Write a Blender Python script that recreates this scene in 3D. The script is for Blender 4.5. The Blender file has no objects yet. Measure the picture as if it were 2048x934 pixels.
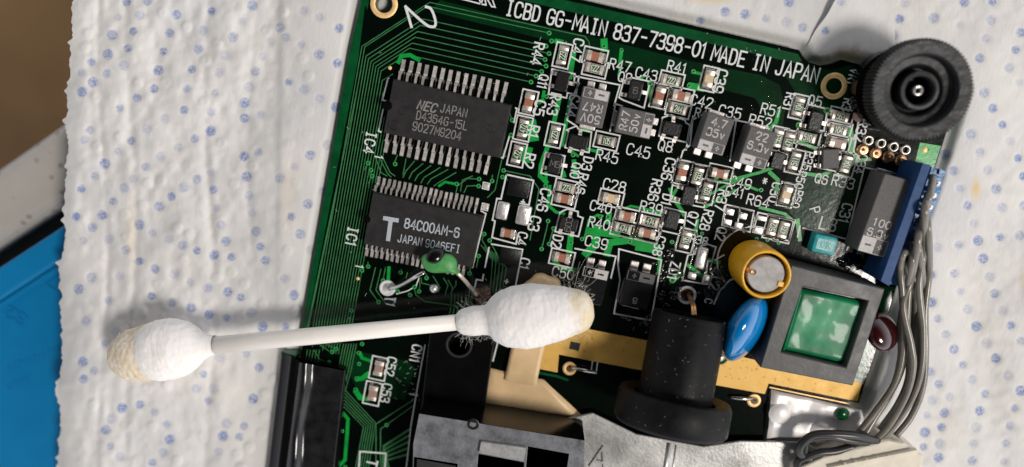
import bpy, bmesh, math, random
import numpy as np
from mathutils import Vector, Matrix, noise
from mathutils.geometry import tessellate_polygon
random.seed(4)
S = 0.001                      # everything below is written in millimetres
SC = bpy.context.scene
COL = SC.collection
# ------------------------------------------------------------------ camera
FPX = 1536.0                   # focal length in photograph pixels (27 mm on 36 mm)
ROLL, TILT, DIST = math.radians(12.4), math.radians(10.6), 122.0
Fw = Vector((0, -math.sin(TILT), -math.cos(TILT)))
X0 = Vector((1, 0, 0)); Y0 = Vector((0, math.cos(TILT), -math.sin(TILT)))
R = math.cos(ROLL)*X0 + math.sin(ROLL)*Y0
U = -math.sin(ROLL)*X0 + math.cos(ROLL)*Y0
C = -Fw*DIST
cam = bpy.data.cameras.new('camera'); co = bpy.data.objects.new('camera', cam); COL.objects.link(co)
co.matrix_world = Matrix(((R.x, U.x, -Fw.x, C.x*S), (R.y, U.y, -Fw.y, C.y*S), (R.z, U.z, -Fw.z, C.z*S), (0, 0, 0, 1)))
cam.sensor_width = 36; cam.lens = 27; cam.clip_start = 0.005; cam.clip_end = 20
cam.dof.use_dof = True; cam.dof.focus_distance = 0.119; cam.dof.aperture_fstop = 8
SC.camera = co
# ------------------------------------------------------------------ light
world = bpy.data.worlds.new('World'); SC.world = world; world.use_nodes = True
nt = world.node_tree; bg = nt.nodes['Background']
Rh = Vector((math.cos(ROLL), math.sin(ROLL), 0)); Uh = Vector((-math.sin(ROLL), math.cos(ROLL), 0))
side = (0.90*Rh - 0.43*Uh).normalized()      # the side the window is on
tc = nt.nodes.new('ShaderNodeTexCoord')
def dotn(v):
    d = nt.nodes.new('ShaderNodeVectorMath'); d.operation = 'DOT_PRODUCT'; d.inputs[1].default_value = v
    nt.links.new(tc.outputs['Generated'], d.inputs[0]); return d.outputs['Value']
def mapr(sock, a, b, c, d, sm=True):
    m = nt.nodes.new('ShaderNodeMapRange'); m.interpolation_type = 'SMOOTHSTEP' if sm else 'LINEAR'
    for q, v in zip((1, 2, 3, 4), (a, b, c, d)): m.inputs[q].default_value = v
    nt.links.new(sock, m.inputs[0]); return m.outputs[0]
zen = mapr(dotn((0, 0, 1)), .25, .84, 1.1, .015)       # dark ceiling, pale walls
win = mapr(dotn((side.x, side.y, 0)), -.8, 1.0, .78, 1.75)
mu = nt.nodes.new('ShaderNodeMath'); mu.operation = 'MULTIPLY'; nt.links.new(zen, mu.inputs[0]); nt.links.new(win, mu.inputs[1])
nt.links.new(mu.outputs[0], bg.inputs[1]); bg.inputs[0].default_value = (.93, .95, 1.0, 1)
EL = math.radians(56)
ld = (side*math.cos(EL) + Vector((0, 0, math.sin(EL)))).normalized()
la = bpy.data.lights.new('window_light', 'AREA'); la.shape = 'DISK'; la.size = 0.30; la.energy = 13.5; la.color = (1.0, 0.95, 0.885)
lo = bpy.data.objects.new('window_light', la); COL.objects.link(lo)
lo.location = ld*1.3; lo.rotation_euler = (-ld).to_track_quat('-Z', 'Y').to_euler()
SC.view_settings.view_transform = 'Standard'; SC.view_settings.look = 'None'; SC.view_settings.gamma = 1
SC.view_settings.exposure = 0.0
SC.cycles.max_bounces = 8

# ------------------------------------------------------------------ geometry helpers
def P(px, py, h=0.0):
    """the point at height h (mm above the board) that the photograph shows at this pixel"""
    d = Fw + R*((px-1024)/FPX) - U*((py-467)/FPX)
    t = (h - C.z)/d.z
    p = C + d*t
    return (p.x, p.y)
def P3(px, py, h): x, y = P(px, py, h); return Vector((x, y, h))
def PXMM(px, py, h=0.0): return FPX/((P3(px, py, h)-C).dot(Fw))
def PP(pts, h=0.0): return [P(a, b, h) for a, b in pts]

class MB:
    def __init__(s): s.v = []; s.f = []
    def add(s, vs, fs):
        n = len(s.v); s.v += [tuple(a) for a in vs]; s.f += [tuple(i+n for i in f) for f in fs]; return s
    def box(s, cx, cy, z0, z1, sx, sy, b=0.0):
        hx, hy = sx/2, sy/2
        if b <= 0:
            vs = [(cx+i*hx, cy+j*hy, z) for z in (z0, z1) for i, j in ((-1,-1),(1,-1),(1,1),(-1,1))]
            return s.add(vs, [(3,2,1,0),(4,5,6,7),(0,1,5,4),(1,2,6,5),(2,3,7,6),(3,0,4,7)])
        b = min(b, hx*.9, hy*.9, (z1-z0)*.45)
        def ring(i, z):
            x, y, c = hx-i, hy-i, b*0.7
            return [(cx+p[0], cy+p[1], z) for p in ((-x+c,-y),(x-c,-y),(x,-y+c),(x,y-c),(x-c,y),(-x+c,y),(-x,y-c),(-x,-y+c))]
        vs = ring(0, z0) + ring(0, z1-b) + ring(b*.3, z1-b*.3) + ring(b, z1)
        fs = [tuple(range(7,-1,-1)), tuple(range(24,32))]
        for k in range(3):
            for i in range(8):
                j = (i+1) % 8; fs.append((k*8+i, k*8+j, k*8+8+j, k*8+8+i))
        return s.add(vs, fs)
    def tube(s, pts, r, n=10, cap=True):
        pts = [Vector(p) for p in pts]; m = len(pts)
        rs = r if hasattr(r, '__len__') else [r]*m
        vs = []; up = None
        for i, p in enumerate(pts):
            t = (pts[min(i+1, m-1)]-pts[max(i-1, 0)]).normalized()
            if up is None: up = t.orthogonal().normalized()
            up = (up - t*up.dot(t)).normalized(); w = t.cross(up)
            for k in range(n):
                a = 2*math.pi*k/n; vs.append(p + (up*math.cos(a)+w*math.sin(a))*rs[i])
        fs = [(i*n+k, i*n+(k+1) % n, (i+1)*n+(k+1) % n, (i+1)*n+k) for i in range(m-1) for k in range(n)]
        if cap: fs += [tuple(range(n-1,-1,-1)), tuple(range((m-1)*n, m*n))]
        return s.add(vs, fs)
    def lathe(s, prof, n=48, org=(0,0,0), axis=(0,0,1), mod=None, caps=False):
        """prof: [(radius, height along axis)]"""
        a = Vector(axis).normalized(); u = a.orthogonal().normalized(); w = a.cross(u); o = Vector(org)
        if abs(a.z) > .999: u = Vector((1,0,0)); w = Vector((0,1,0))*(1 if a.z > 0 else -1)
        vs = []
        for i, (r, h) in enumerate(prof):
            for k in range(n):
                t = 2*math.pi*k/n; rr = r*(mod(t, i, h) if mod else 1)
                vs.append(o + a*h + (u*math.cos(t)+w*math.sin(t))*rr)
        m = len(prof)
        fs = [(i*n+k, i*n+(k+1) % n, (i+1)*n+(k+1) % n, (i+1)*n+k) for i in range(m-1) for k in range(n)]
        if caps: fs += [tuple(range(n-1,-1,-1)), tuple(range((m-1)*n, m*n))]
        return s.add(vs, fs)
    def plate(s, poly, z0, z1, holes=(), b=0.0):
        loops = [poly] + list(holes)
        flat = [p for l in loops for p in l]
        tris = tessellate_polygon([[Vector((p[0], p[1], 0)) for p in l] for l in loops])
        n = len(flat)
        vs = [(p[0], p[1], z1) for p in flat] + [(p[0], p[1], z0) for p in flat]
        fs = []
        for t in tris:
            a, b_, c = (Vector(flat[i]) for i in t)
            ccw = (b_-a).cross(c-a) > 0
            t = t if ccw else t[::-1]
            fs.append(tuple(t)); fs.append(tuple(i+n for i in t[::-1]))
        k = 0
        for li, l in enumerate(loops):
            ar = sum(l[i][0]*l[(i+1) % len(l)][1]-l[(i+1) % len(l)][0]*l[i][1] for i in range(len(l)))
            fl = (ar > 0) == (li == 0)
            for i in range(len(l)):
                p, q = k+i, k+(i+1) % len(l)
                fs.append((p, p+n, q+n, q) if fl else (q, q+n, p+n, p))
            k += len(l)
        return s.add(vs, fs)
    def ribbon(s, pts, w, z, closed=False, thick=0.0):
        """flat strip with mitred joints"""
        pts = [Vector((p[0], p[1])) for p in pts]
        q = [pts[0]]
        for p in pts[1:]:
            if (p-q[-1]).length > 1e-4: q.append(p)
        pts = q
        if closed and (pts[0]-pts[-1]).length < 1e-3: pts.pop()
        m = len(pts)
        if m < 2: return s
        vs = []
        for i in range(m):
            a = pts[i-1] if (i or closed) else None
            c = pts[(i+1) % m] if (i < m-1 or closed) else None
            d1 = (pts[i]-a).normalized() if a is not None else (c-pts[i]).normalized()
            d2 = (c-pts[i]).normalized() if c is not None else d1
            n1 = Vector((-d1.y, d1.x)); n2 = Vector((-d2.y, d2.x))
            b = (n1+n2); b = b.normalized() if b.length > 1e-3 else n1
            k = min(1/max(b.dot(n1), .35), 2.0)
            e = Vector((0, 0))
            if not closed and i == 0: e = -d1*w*.35
            if not closed and i == m-1: e = d1*w*.35
            vs.append((*(pts[i]+e+b*w/2*k), z)); vs.append((*(pts[i]+e-b*w/2*k), z))
        fs = [(2*i, 2*i+1, 2*((i+1) % m)+1, 2*((i+1) % m)) for i in range(m if closed else m-1)]
        s.add(vs, fs)
        return s
    def disc(s, cx, cy, z, r, n=20):
        return s.add([(cx+r*math.cos(2*math.pi*k/n), cy+r*math.sin(2*math.pi*k/n), z) for k in range(n)], [tuple(range(n))])
    def ring(s, cx, cy, r0, r1, z0, z1, n=28):
        return s.lathe([(r1, z0), (r1, z1-(r1-r0)*.12), (r1-(r1-r0)*.2, z1), (r0+(r1-r0)*.2, z1), (r0, z1-(r1-r0)*.12), (r0, z0)], n, (cx, cy, 0))
    def mesh(s, name, m, smooth=False, ang=None):
        me = bpy.data.meshes.new(name)
        me.from_pydata([(a*S, b*S, c*S) for a, b, c in s.v], [], s.f); me.update()
        if m: me.materials.append(m)
        if smooth or ang:
            me.polygons.foreach_set('use_smooth', [True]*len(me.polygons))
            if ang: me.set_sharp_from_angle(angle=math.radians(ang))
        return me
    def obj(s, name, m, parent=None, smooth=False, ang=None, loc=None, rot=0.0):
        return link(name, s.mesh(name, m, smooth, ang), parent, loc, rot)
def link(name, me, parent=None, loc=None, rot=0.0):
    o = bpy.data.objects.new(name, me); COL.objects.link(o)
    if parent is not None: o.parent = parent
    if loc is not None: o.location = (loc[0]*S, loc[1]*S, (loc[2] if len(loc) > 2 else 0)*S)
    if rot: o.rotation_euler.z = rot
    return o
def tag(o, label=None, cat=None, group=None, kind=None):
    for k, v in (('label', label), ('category', cat), ('group', group), ('kind', kind)):
        if v: o[k] = v
    return o
def thing(name, label, cat, loc=(0,0,0)):
    return tag(link(name, None, None, loc), label, cat)
def spline(pts, n=8):
    """Catmull-Rom through 3d points"""
    pts = [Vector(p) for p in pts]; q = [pts[0]*2-pts[1]] + pts + [pts[-1]*2-pts[-2]]; out = []
    for i in range(1, len(q)-2):
        a, b, c, d = q[i-1:i+3]
        for k in range(n):
            t = k/n
            out.append(.5*((2*b)+(c-a)*t+(2*a-5*b+4*c-d)*t*t+(3*b-a-3*c+d)*t**3))
    out.append(pts[-1]); return out

# ------------------------------------------------------------------ materials
def mat(name, col, rough=.5, metal=0., coat=0., spec=.5, var=0., vscale=900., bump=0., bscale=3000., trans=0., sss=0., col2=None, bdist=.00008, rvar=0., detail=3.0):
    m = bpy.data.materials.new(name); m.use_nodes = True; t = m.node_tree; b = t.nodes['Principled BSDF']
    b.inputs['Base Color'].default_value = (*col, 1); b.inputs['Roughness'].default_value = rough
    b.inputs['Metallic'].default_value = metal; b.inputs['Coat Weight'].default_value = coat; b.inputs['Coat Roughness'].default_value = .06
    b.inputs['Specular IOR Level'].default_value = spec; b.inputs['Transmission Weight'].default_value = trans
    if sss: b.inputs['Subsurface Weight'].default_value = sss; b.inputs['Subsurface Radius'].default_value = (1,.8,.6); b.inputs['Subsurface Scale'].default_value = .0008
    g = t.nodes.new('ShaderNodeTexCoord')
    if var or col2 or rvar:
        n = t.nodes.new('ShaderNodeTexNoise'); n.inputs['Scale'].default_value = vscale; n.inputs['Detail'].default_value = detail; n.inputs['Roughness'].default_value = .65
        t.links.new(g.outputs['Object'], n.inputs['Vector'])
        if var or col2:
            r = t.nodes.new('ShaderNodeValToRGB'); r.color_ramp.elements[0].position = .32; r.color_ramp.elements[1].position = .68
            c2 = col2 if col2 else tuple(min(1, c*(1+var)) for c in col); c1 = col if col2 else tuple(c*(1-var) for c in col)
            r.color_ramp.elements[0].color = (*c1, 1); r.color_ramp.elements[1].color = (*c2, 1)
            t.links.new(n.outputs['Fac'], r.inputs[0]); t.links.new(r.outputs[0], b.inputs['Base Color'])
        if rvar:
            mm = t.nodes.new('ShaderNodeMapRange'); mm.inputs[1].default_value = .3; mm.inputs[2].default_value = .7
            mm.inputs[3].default_value = max(0, rough-rvar); mm.inputs[4].default_value = min(1, rough+rvar)
            t.links.new(n.outputs['Fac'], mm.inputs[0]); t.links.new(mm.outputs[0], b.inputs['Roughness'])
    if bump:
        n = t.nodes.new('ShaderNodeTexNoise'); n.inputs['Scale'].default_value = bscale; n.inputs['Detail'].default_value = 4
        t.links.new(g.outputs['Object'], n.inputs['Vector'])
        bu = t.nodes.new('ShaderNodeBump'); bu.inputs['Strength'].default_value = bump; bu.inputs['Distance'].default_value = bdist
        t.links.new(n.outputs['Fac'], bu.inputs['Height']); t.links.new(bu.outputs[0], b.inputs['Normal'])
        if coat: t.links.new(bu.outputs[0], b.inputs['Coat Normal'])
    return m
M = dict(
 board=mat('solder_mask_dark', (.0010,.0032,.0018), .13, coat=.0, spec=.4, var=.35, vscale=160, bump=.35, bscale=900, bdist=.00005),
 plane=mat('solder_mask_over_ground', (.0012,.022,.006), .16, spec=.45, var=.35, vscale=120, bump=.35, bscale=1100, bdist=.00005),
 plane2=mat('solder_mask_rim', (.002,.060,.016), .2, spec=.45, var=.3, vscale=300, bump=.3, bscale=1500, bdist=.00004),
 track=mat('solder_mask_over_track', (.04,.17,.06), .28, spec=.6, var=.25, vscale=600),
 wide=mat('solder_mask_over_wide_track', (.004,.30,.045), .25, var=.2, vscale=400, bump=.2, bscale=1500),
 via=mat('via_green', (.015,.34,.06), .3, var=.2, vscale=2000),
 hole=mat('hole_dark', (.004,.004,.004), .6),
 silk=mat('silkscreen_white', (.64,.65,.64), .55, var=.10, vscale=3500, bump=.3, bscale=5000, bdist=.00003),
 gold=mat('gold_plating', (.66,.39,.085), .5, metal=.2, var=.12, vscale=350, bump=.25, bscale=900, rvar=.1),
 post=mat('grey_post', (.10,.09,.085), .25, metal=.3),
 keygrey=mat('bare_grey_plastic', (.27,.265,.26), .38, var=.2, vscale=900, bump=.8, bscale=1800),
 fil=mat('solder_fillet', (.40,.35,.31), .16, metal=1., var=.3, vscale=1500, bump=.6, bscale=1500, bdist=.0001),
 ring=mat('gold_ring', (.86,.56,.25), .5, metal=.35, var=.15, vscale=900, bump=.2, bscale=2000),
 solder=mat('solder', (.74,.71,.69), .38, metal=.8, var=.2, vscale=1500, bump=.5, bscale=1800, bdist=.0001),
 pin=mat('tinned_pin', (.70,.64,.61), .42, metal=.85, var=.22, vscale=1800, bump=.4, bscale=3000, bdist=.00006),
 endcap=mat('tinned_terminal', (.70,.62,.55), .38, metal=.6, var=.25, vscale=1600, bump=.5, bscale=2500, bdist=.00008),
 steel=mat('steel', (.6,.58,.56), .22, metal=1., var=.1),
 rbody=mat('resistor_glass_green', (.010,.055,.022), .3, var=.3, vscale=2500),
 rwhite=mat('ceramic_white', (.52,.50,.44), .5, var=.12, vscale=2500, bump=.3),
 cbrown=mat('capacitor_brown', (.34,.125,.07), .42, var=.16, vscale=1800, bump=.2),
 ctan=mat('capacitor_tan', (.62,.45,.27), .42, var=.12, vscale=1800),
 cgrey=mat('capacitor_taupe', (.33,.21,.17), .45, var=.15, vscale=1800),
 mark=mat('print_cream', (.74,.76,.62), .5),
 chip=mat('moulded_epoxy', (.010,.0095,.010), .55, spec=.26, col2=(.024,.022,.022), vscale=700, bump=.6, bscale=7000, bdist=.00004, detail=8),
 chipdark=mat('moulded_epoxy_dark', (.006,.0055,.006), .34, spec=.35, var=.3, vscale=1400, bump=.8, bscale=3500, bdist=.00006),
 tant=mat('tantalum_case', (.082,.077,.077), .55, spec=.4, var=.35, vscale=5500, bump=.7, bscale=7000, bdist=.00005),
 tantw=mat('tantalum_case_glossy_shaded', (.010,.010,.011), .12, var=.3, vscale=2000, bump=.3, bscale=900),  # glossy copy of the case, with shadow darkened into its colour
 band=mat('silver_band', (.46,.43,.42), .5, var=.15, vscale=3000, bump=.4, bscale=5000),
 print=mat('laser_print_grey', (.20,.19,.18), .6, var=.2, vscale=4000),
 printT=mat('print_blue_grey', (.38,.41,.44), .6, var=.15, vscale=4000),
 rubber=mat('black_plastic_matt', (.012,.0125,.014), .5, spec=.4, var=.4, vscale=350, bump=.9, bscale=900, bdist=.00016, rvar=.08),
 sleeve=mat('black_rubber_sleeve', (.0045,.0045,.005), .5, spec=.13, var=.3, vscale=900, bump=.5, bscale=3500, bdist=.00005, rvar=.08),
 black=mat('black_plastic_glossy', (.003,.003,.0035), .16, spec=.35, var=.2, vscale=400, bump=.2, bscale=300, bdist=.0001),
 tape=mat('black_tape', (.010,.010,.011), .2, var=.5, vscale=350, bump=.3, bscale=90, bdist=.0003, rvar=.03),
 greyp=mat('grey_worn_plastic', (.125,.125,.135), .42, var=.45, vscale=420, bump=.7, bscale=2600, bdist=.0001, rvar=.1, detail=7),
 ferrite=mat('ferrite_grey', (.052,.050,.050), .45, spec=.35, var=.3, vscale=450, bump=.22, bscale=1600, bdist=.0001, rvar=.1, detail=7),
 fergrey=mat('ferrite_core_top', (.34,.32,.31), .6, var=.2, vscale=900, bump=.5, bscale=2500),
 yellow=mat('yellow_sleeve', (.72,.36,.010), .3, var=.12, vscale=500, bump=.2, bscale=900),
 greentape=mat('green_winding_tape', (.003,.17,.065), .42, spec=.3, coat=.1, var=.35, vscale=170, bump=.25, bscale=110, bdist=.0003),
 bluecap=mat('blue_ceramic_dip', (.0,.15,.40), .12, coat=.5, var=.1, vscale=200),
 redcap=mat('dark_red_dip', (.030,.003,.004), .14, coat=.5),
 greencap=mat('green_ceramic_dip', (.055,.26,.062), .45, var=.15, vscale=1500, bump=.3),
 cyan=mat('turquoise_resin', (.02,.34,.36), .4, var=.2, vscale=1500, bump=.4, bscale=2000),
 bluep=mat('blue_connector', (.015,.055,.16), .5, spec=.2, var=.2, vscale=900, bump=.3, bscale=1200),
 bluel=mat('pale_blue_resin', (.07,.18,.38), .35, var=.3, vscale=1400, bump=1., bscale=900, bdist=.0003),
 wire=mat('grey_wire_pvc', (.16,.145,.12), .26, var=.15, vscale=300, bump=.15, bscale=900),
 wireb=mat('black_wire_pvc', (.022,.020,.019), .35, var=.15, vscale=300),
 plug=mat('cream_nylon', (.60,.54,.44), .5, var=.1, vscale=400, bump=.3, bscale=900, sss=.2),
 shield=mat('dull_nickel_sheet', (.44,.435,.42), .36, metal=.8, var=.2, vscale=110, bump=.4, bscale=2200, bdist=.00006, rvar=.1, detail=8),
 foil=mat('crumpled_foil', (.80,.76,.74), .40, metal=.15, var=.12, vscale=150, bump=.5, bscale=130, bdist=.0007),
 cream=mat('amber_tape', (.66,.47,.26), .35, var=.12, vscale=150, bump=.3, bscale=300, sss=.2),
 amber=mat('dried_glue', (.42,.27,.12), .3, var=.3, vscale=400, bump=.8, bscale=400, bdist=.0003),
 cotton=mat('cotton_wool', (.78,.745,.72), .9, spec=.1, var=.04, vscale=900, bump=.7, bscale=1300, bdist=.00018, sss=.35),
 cottondirty=mat('cotton_stained', (.56,.44,.29), .9, spec=.1, col2=(.72,.65,.55), vscale=180, bump=.3, bscale=700, bdist=.0002),
 fibre=mat('cotton_fibre', (.78,.77,.73), .7),
 stick=mat('paper_stick', (.82,.77,.71), .42, var=.03, vscale=200, sss=.25),
 copper=mat('copper_wire', (.60,.33,.16), .3, metal=.9, var=.2),
 copperpad=mat('copper_eyelet', (.52,.30,.17), .28, metal=.85, var=.25, vscale=1500, bump=.4, bscale=1500),
 greyeye=mat('tin_eyelet', (.50,.47,.42), .3, metal=.8, var=.25, vscale=1500, bump=.4, bscale=1500),
 flux=mat('clear_flux', (.9,.9,.85), .03, trans=1.0),
 dust=mat('dust_fibre', (.45,.45,.43), .8),
 rust=mat('burnt_residue', (.10,.045,.02), .5, var=.5, vscale=900, bump=.8, bscale=900),
)

# ------------------------------------------------------------------ stroke lettering
def L(*a): return [tuple(p) for p in a]
GL = {
 '0': [('c', [(1.2,0),(2.8,0),(4,1.4),(4,4.6),(2.8,6),(1.2,6),(0,4.6),(0,1.4)])],
 '1': [('l', [(1.0,4.9),(2.2,6),(2.2,0)])],
 '2': [('s', [(0,4.7),(.3,6),(3.7,6),(4,4.3),(3,2.9),(0,0)]), ('l', [(0,0),(4,0)])],
 '3': [('s', [(0,5),(.6,6),(3.6,6),(3.9,4.6),(3.2,3.1),(1.3,3.1)]), ('s', [(1.4,3.1),(3.3,3.1),(4.1,2.2),(4,.4),(3,0),(.5,0),(0,1)])],
 '4': [('l', [(3,0),(3,6),(0,1.8),(4.2,1.8)])],
 '5': [('l', [(3.7,6),(.5,6),(.2,3.3)]), ('s', [(.2,3.3),(1.5,3.9),(3.6,3.7),(4.1,2),(3.6,0),(.6,0),(0,1)])],
 '6': [('s', [(3.8,5.1),(3,6),(.6,6),(0,4.4),(0,1.3),(.6,0),(3.4,0),(4,1),(4,2.6),(3.4,3.5),(.8,3.5),(0,2.4)])],
 '7': [('l', [(0,6),(4,6),(1.5,0)])],
 '8': [('c', [(1,3.2),(3,3.2),(3.8,4),(3.8,5.2),(3,6),(1,6),(.2,5.2),(.2,4)]), ('c', [(1,0),(3,0),(4,.9),(4,2.3),(3,3.2),(1,3.2),(0,2.3),(0,.9)])],
 '9': [('s', [(.2,.9),(1,0),(3.4,0),(4,1.6),(4,4.7),(3.4,6),(.6,6),(0,5),(0,3.4),(.6,2.5),(3.2,2.5),(4,3.6)])],
 'A': [('l', [(0,0),(2,6),(4,0)]), ('l', [(.8,1.9),(3.2,1.9)])],
 'B': [('l', [(.3,0),(.3,6)]), ('s', [(.3,6),(3.2,6),(3.9,5.2),(3.6,3.2),(.3,3.1)]), ('s', [(2,3.15),(3.8,3.1),(4.1,1.2),(3.4,0),(.3,0)])],
 'C': [('s', [(4,4.6),(3.4,6),(.8,6),(0,4.5),(0,1.5),(.8,0),(3.4,0),(4,1.4)])],
 'D': [('l', [(.3,0),(.3,6)]), ('s', [(.3,6),(2.9,6),(4,4.6),(4,1.4),(2.9,0),(.3,0)])],
 'E': [('l', [(4,6),(.3,6),(.3,0),(4,0)]), ('l', [(.4,3.1),(3.2,3.1)])],
 'F': [('l', [(4,6),(.3,6),(.3,0)]), ('l', [(.4,3.1),(3.2,3.1)])],
 'G': [('s', [(4,4.7),(3.4,6),(.8,6),(0,4.5),(0,1.5),(.8,0),(3.4,0),(4,1.2),(4,2.8)]), ('l', [(4,2.8),(2.2,2.8)])],
 'I': [('l', [(2,0),(2,6)]), ('l', [(1,6),(3,6)]), ('l', [(1,0),(3,0)])],
 'J': [('s', [(0,1.3),(.4,0),(2.6,0),(3.2,1.2),(3.2,6)])],
 'K': [('l', [(.3,0),(.3,6)]), ('l', [(4,6),(.5,2.6)]), ('l', [(1.5,3.6),(4,0)])],
 'L': [('l', [(.3,6),(.3,0),(3.8,0)])],
 'M': [('l', [(0,0),(.3,6),(2.3,2),(4.3,6),(4.6,0)])],
 'N': [('l', [(.2,0),(.2,6),(3.8,0),(3.8,6)])],
 'P': [('l', [(.3,0),(.3,6)]), ('s', [(.3,6),(3.4,6),(4.1,5),(4,3.2),(3,2.8),(.3,2.8)])],
 'Q': [('c', [(1.2,0),(2.8,0),(4,1.4),(4,4.6),(2.8,6),(1.2,6),(0,4.6),(0,1.4)]), ('l', [(2.4,1.8),(4.1,-.3)])],
 'R': [('l', [(.3,0),(.3,6)]), ('s', [(.3,6),(3.4,6),(4.1,5),(4,3.4),(3,3),(.3,3)]), ('l', [(2.2,3),(4,0)])],
 'T': [('l', [(2,0),(2,6)]), ('l', [(0,6),(4,6)])],
 'V': [('l', [(0,6),(2,0),(4,6)])],
 'v': [('l', [(.6,4),(2,0),(3.4,4)])],
 'Z': [('l', [(0,6),(4,6),(0,0),(4,0)])],
 '-': [('l', [(.6,3),(3.4,3)])], '+': [('l', [(.3,3),(3.7,3)]), ('l', [(2,1.2),(2,4.8)])],
 '.': [('l', [(1.6,.2),(2.2,.2)])], '*': [('l', [(.3,3),(3.7,3)]), ('l', [(1,1.2),(3,4.8)]), ('l', [(1,4.8),(3,1.2)])],
}
def chaikin(p, closed, it=2):
    for _ in range(it):
        q = [] if closed else [p[0]]
        rng = range(len(p)) if closed else range(len(p)-1)
        for i in rng:
            a, b = p[i], p[(i+1) % len(p)]
            q.append((a[0]*.75+b[0]*.25, a[1]*.75+b[1]*.25)); q.append((a[0]*.25+b[0]*.75, a[1]*.25+b[1]*.75))
        if not closed: q.append(p[-1])
        p = q
    return p
def txt(st, px, py, hpx, ang=0, z=.05, m='silk', wpx=None, parent=None, adv=5.6, xs=1.0, name='lettering', slant=0.0, space=2.6, it=2):
    """stroke lettering centred on a photograph pixel; ang is measured against the board's own text direction"""
    cx, cy = P(px, py, z); k = 1/PXMM(px, py, z); u = hpx*k/6.0; w = (wpx or hpx*.13)*k
    tot = sum((space if c == ' ' else 2.8 if c in '.1' else adv) for c in st) - (adv-4)
    a = math.radians(ang); ca, sa = math.cos(a), math.sin(a); mb = MB(); x = -tot/2; zz = z
    for c in st:
        off = -.9 if c in '.1' else 0
        for kind, pts in GL.get(c, []):
            p = chaikin(pts, kind == 'c', it) if kind in 'cs' else pts
            q = []
            for gx, gy in p:
                lx = (x+gx+off)*u*xs + slant*(gy-3)*u; ly = (gy-3)*u
                q.append((cx+lx*ca-ly*sa, cy+lx*sa+ly*ca))
            mb.ribbon(q, w, zz, kind == 'c'); zz += .0025
        x += space if c == ' ' else 2.8 if c in '.1' else adv
    return mb.obj(name, M[m], parent)
def outline(pts, wpx=3.2, z=.045, parent=None, closed=True, name='silkscreen_outline', h=0):
    k = 1/PXMM(*pts[0]); return MB().ribbon(PP(pts, z), wpx*k, z, closed).obj(name, M['silk'], parent)
def rect(cx, cy, w, h, wpx=3.2, z=.045, parent=None):
    x, y = P(cx, cy, z); k = 1/PXMM(cx, cy); a, b = w*k/2, h*k/2
    return MB().ribbon([(x-a,y-b),(x+a,y-b),(x+a,y+b),(x-a,y+b)], wpx*k, z, True).obj('silkscreen_outline', M['silk'], parent)

# ================================================================== SETTING
# speckled worktop, its edge runs diagonally; the floor far below shows brown and out of focus
ZC = -13.0
def speckle():
    m = mat('speckled_worktop', (.38,.355,.325), .35, var=.08, vscale=60, bump=.1)
    t = m.node_tree; b = t.nodes['Principled BSDF']; old = b.inputs['Base Color'].links[0].from_socket
    g = t.nodes.new('ShaderNodeTexCoord'); v = t.nodes.new('ShaderNodeTexVoronoi'); v.inputs['Scale'].default_value = 420
    r = t.nodes.new('ShaderNodeValToRGB'); r.color_ramp.elements[0].position = .16; r.color_ramp.elements[0].color = (1,1,1,1); r.color_ramp.elements[1].position = .26; r.color_ramp.elements[1].color = (0,0,0,1)
    n2 = t.nodes.new('ShaderNodeTexNoise'); n2.inputs['Scale'].default_value = 300
    mu = t.nodes.new('ShaderNodeMath'); mu.operation = 'MULTIPLY'
    mx = t.nodes.new('ShaderNodeMix'); mx.data_type = 'RGBA'
    t.links.new(g.outputs['Object'], v.inputs['Vector']); t.links.new(v.outputs['Distance'], r.inputs[0]); t.links.new(g.outputs['Object'], n2.inputs['Vector'])
    t.links.new(r.outputs[0], mu.inputs[0]); t.links.new(n2.outputs['Fac'], mu.inputs[1])
    t.links.new(mu.outputs[0], mx.inputs['Factor']); t.links.new(old, mx.inputs['A']); mx.inputs['B'].default_value = (.13,.09,.06,1)
    t.links.new(mx.outputs['Result'], b.inputs['Base Color']); return m
e0, e1 = P3(-500, 680, ZC), P3(420, 35, ZC)
far = [P(2600, -500, ZC), P(2600, 1600, ZC), P(-500, 1600, ZC)]
ZL = ZC-6
o = MB().plate(PP([(-500,680),(420,35),(900,-300),(900,-120),(300,300),(140,399),(0,492),(-500,830)], ZC), ZC-25, ZC).obj('worktop', speckle())
tag(o, kind='structure')
md = o.modifiers.new('edge', 'BEVEL'); md.width = .0025; md.segments = 4
o2 = MB().plate(PP([(-520,700),(420,80),(900,-250),(2600,-500),(2600,1600),(-520,1600)], ZL), ZL-3, ZL).obj('gap_shade_slab', mat('dark_brown_gap_shade', (.045,.030,.020), .6, var=.3, vscale=60)); tag(o2, kind='structure')  # dark slab added below the gap; edge shade put into its colour
fl = mat('wooden_floor', (.30,.17,.07), .5, col2=(.16,.085,.035), vscale=9, bump=0)
o = MB().plate([(-700,-600),(700,-600),(700,700),(-700,700)], -262, -260).obj('floor', fl); tag(o, kind='structure')

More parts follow.
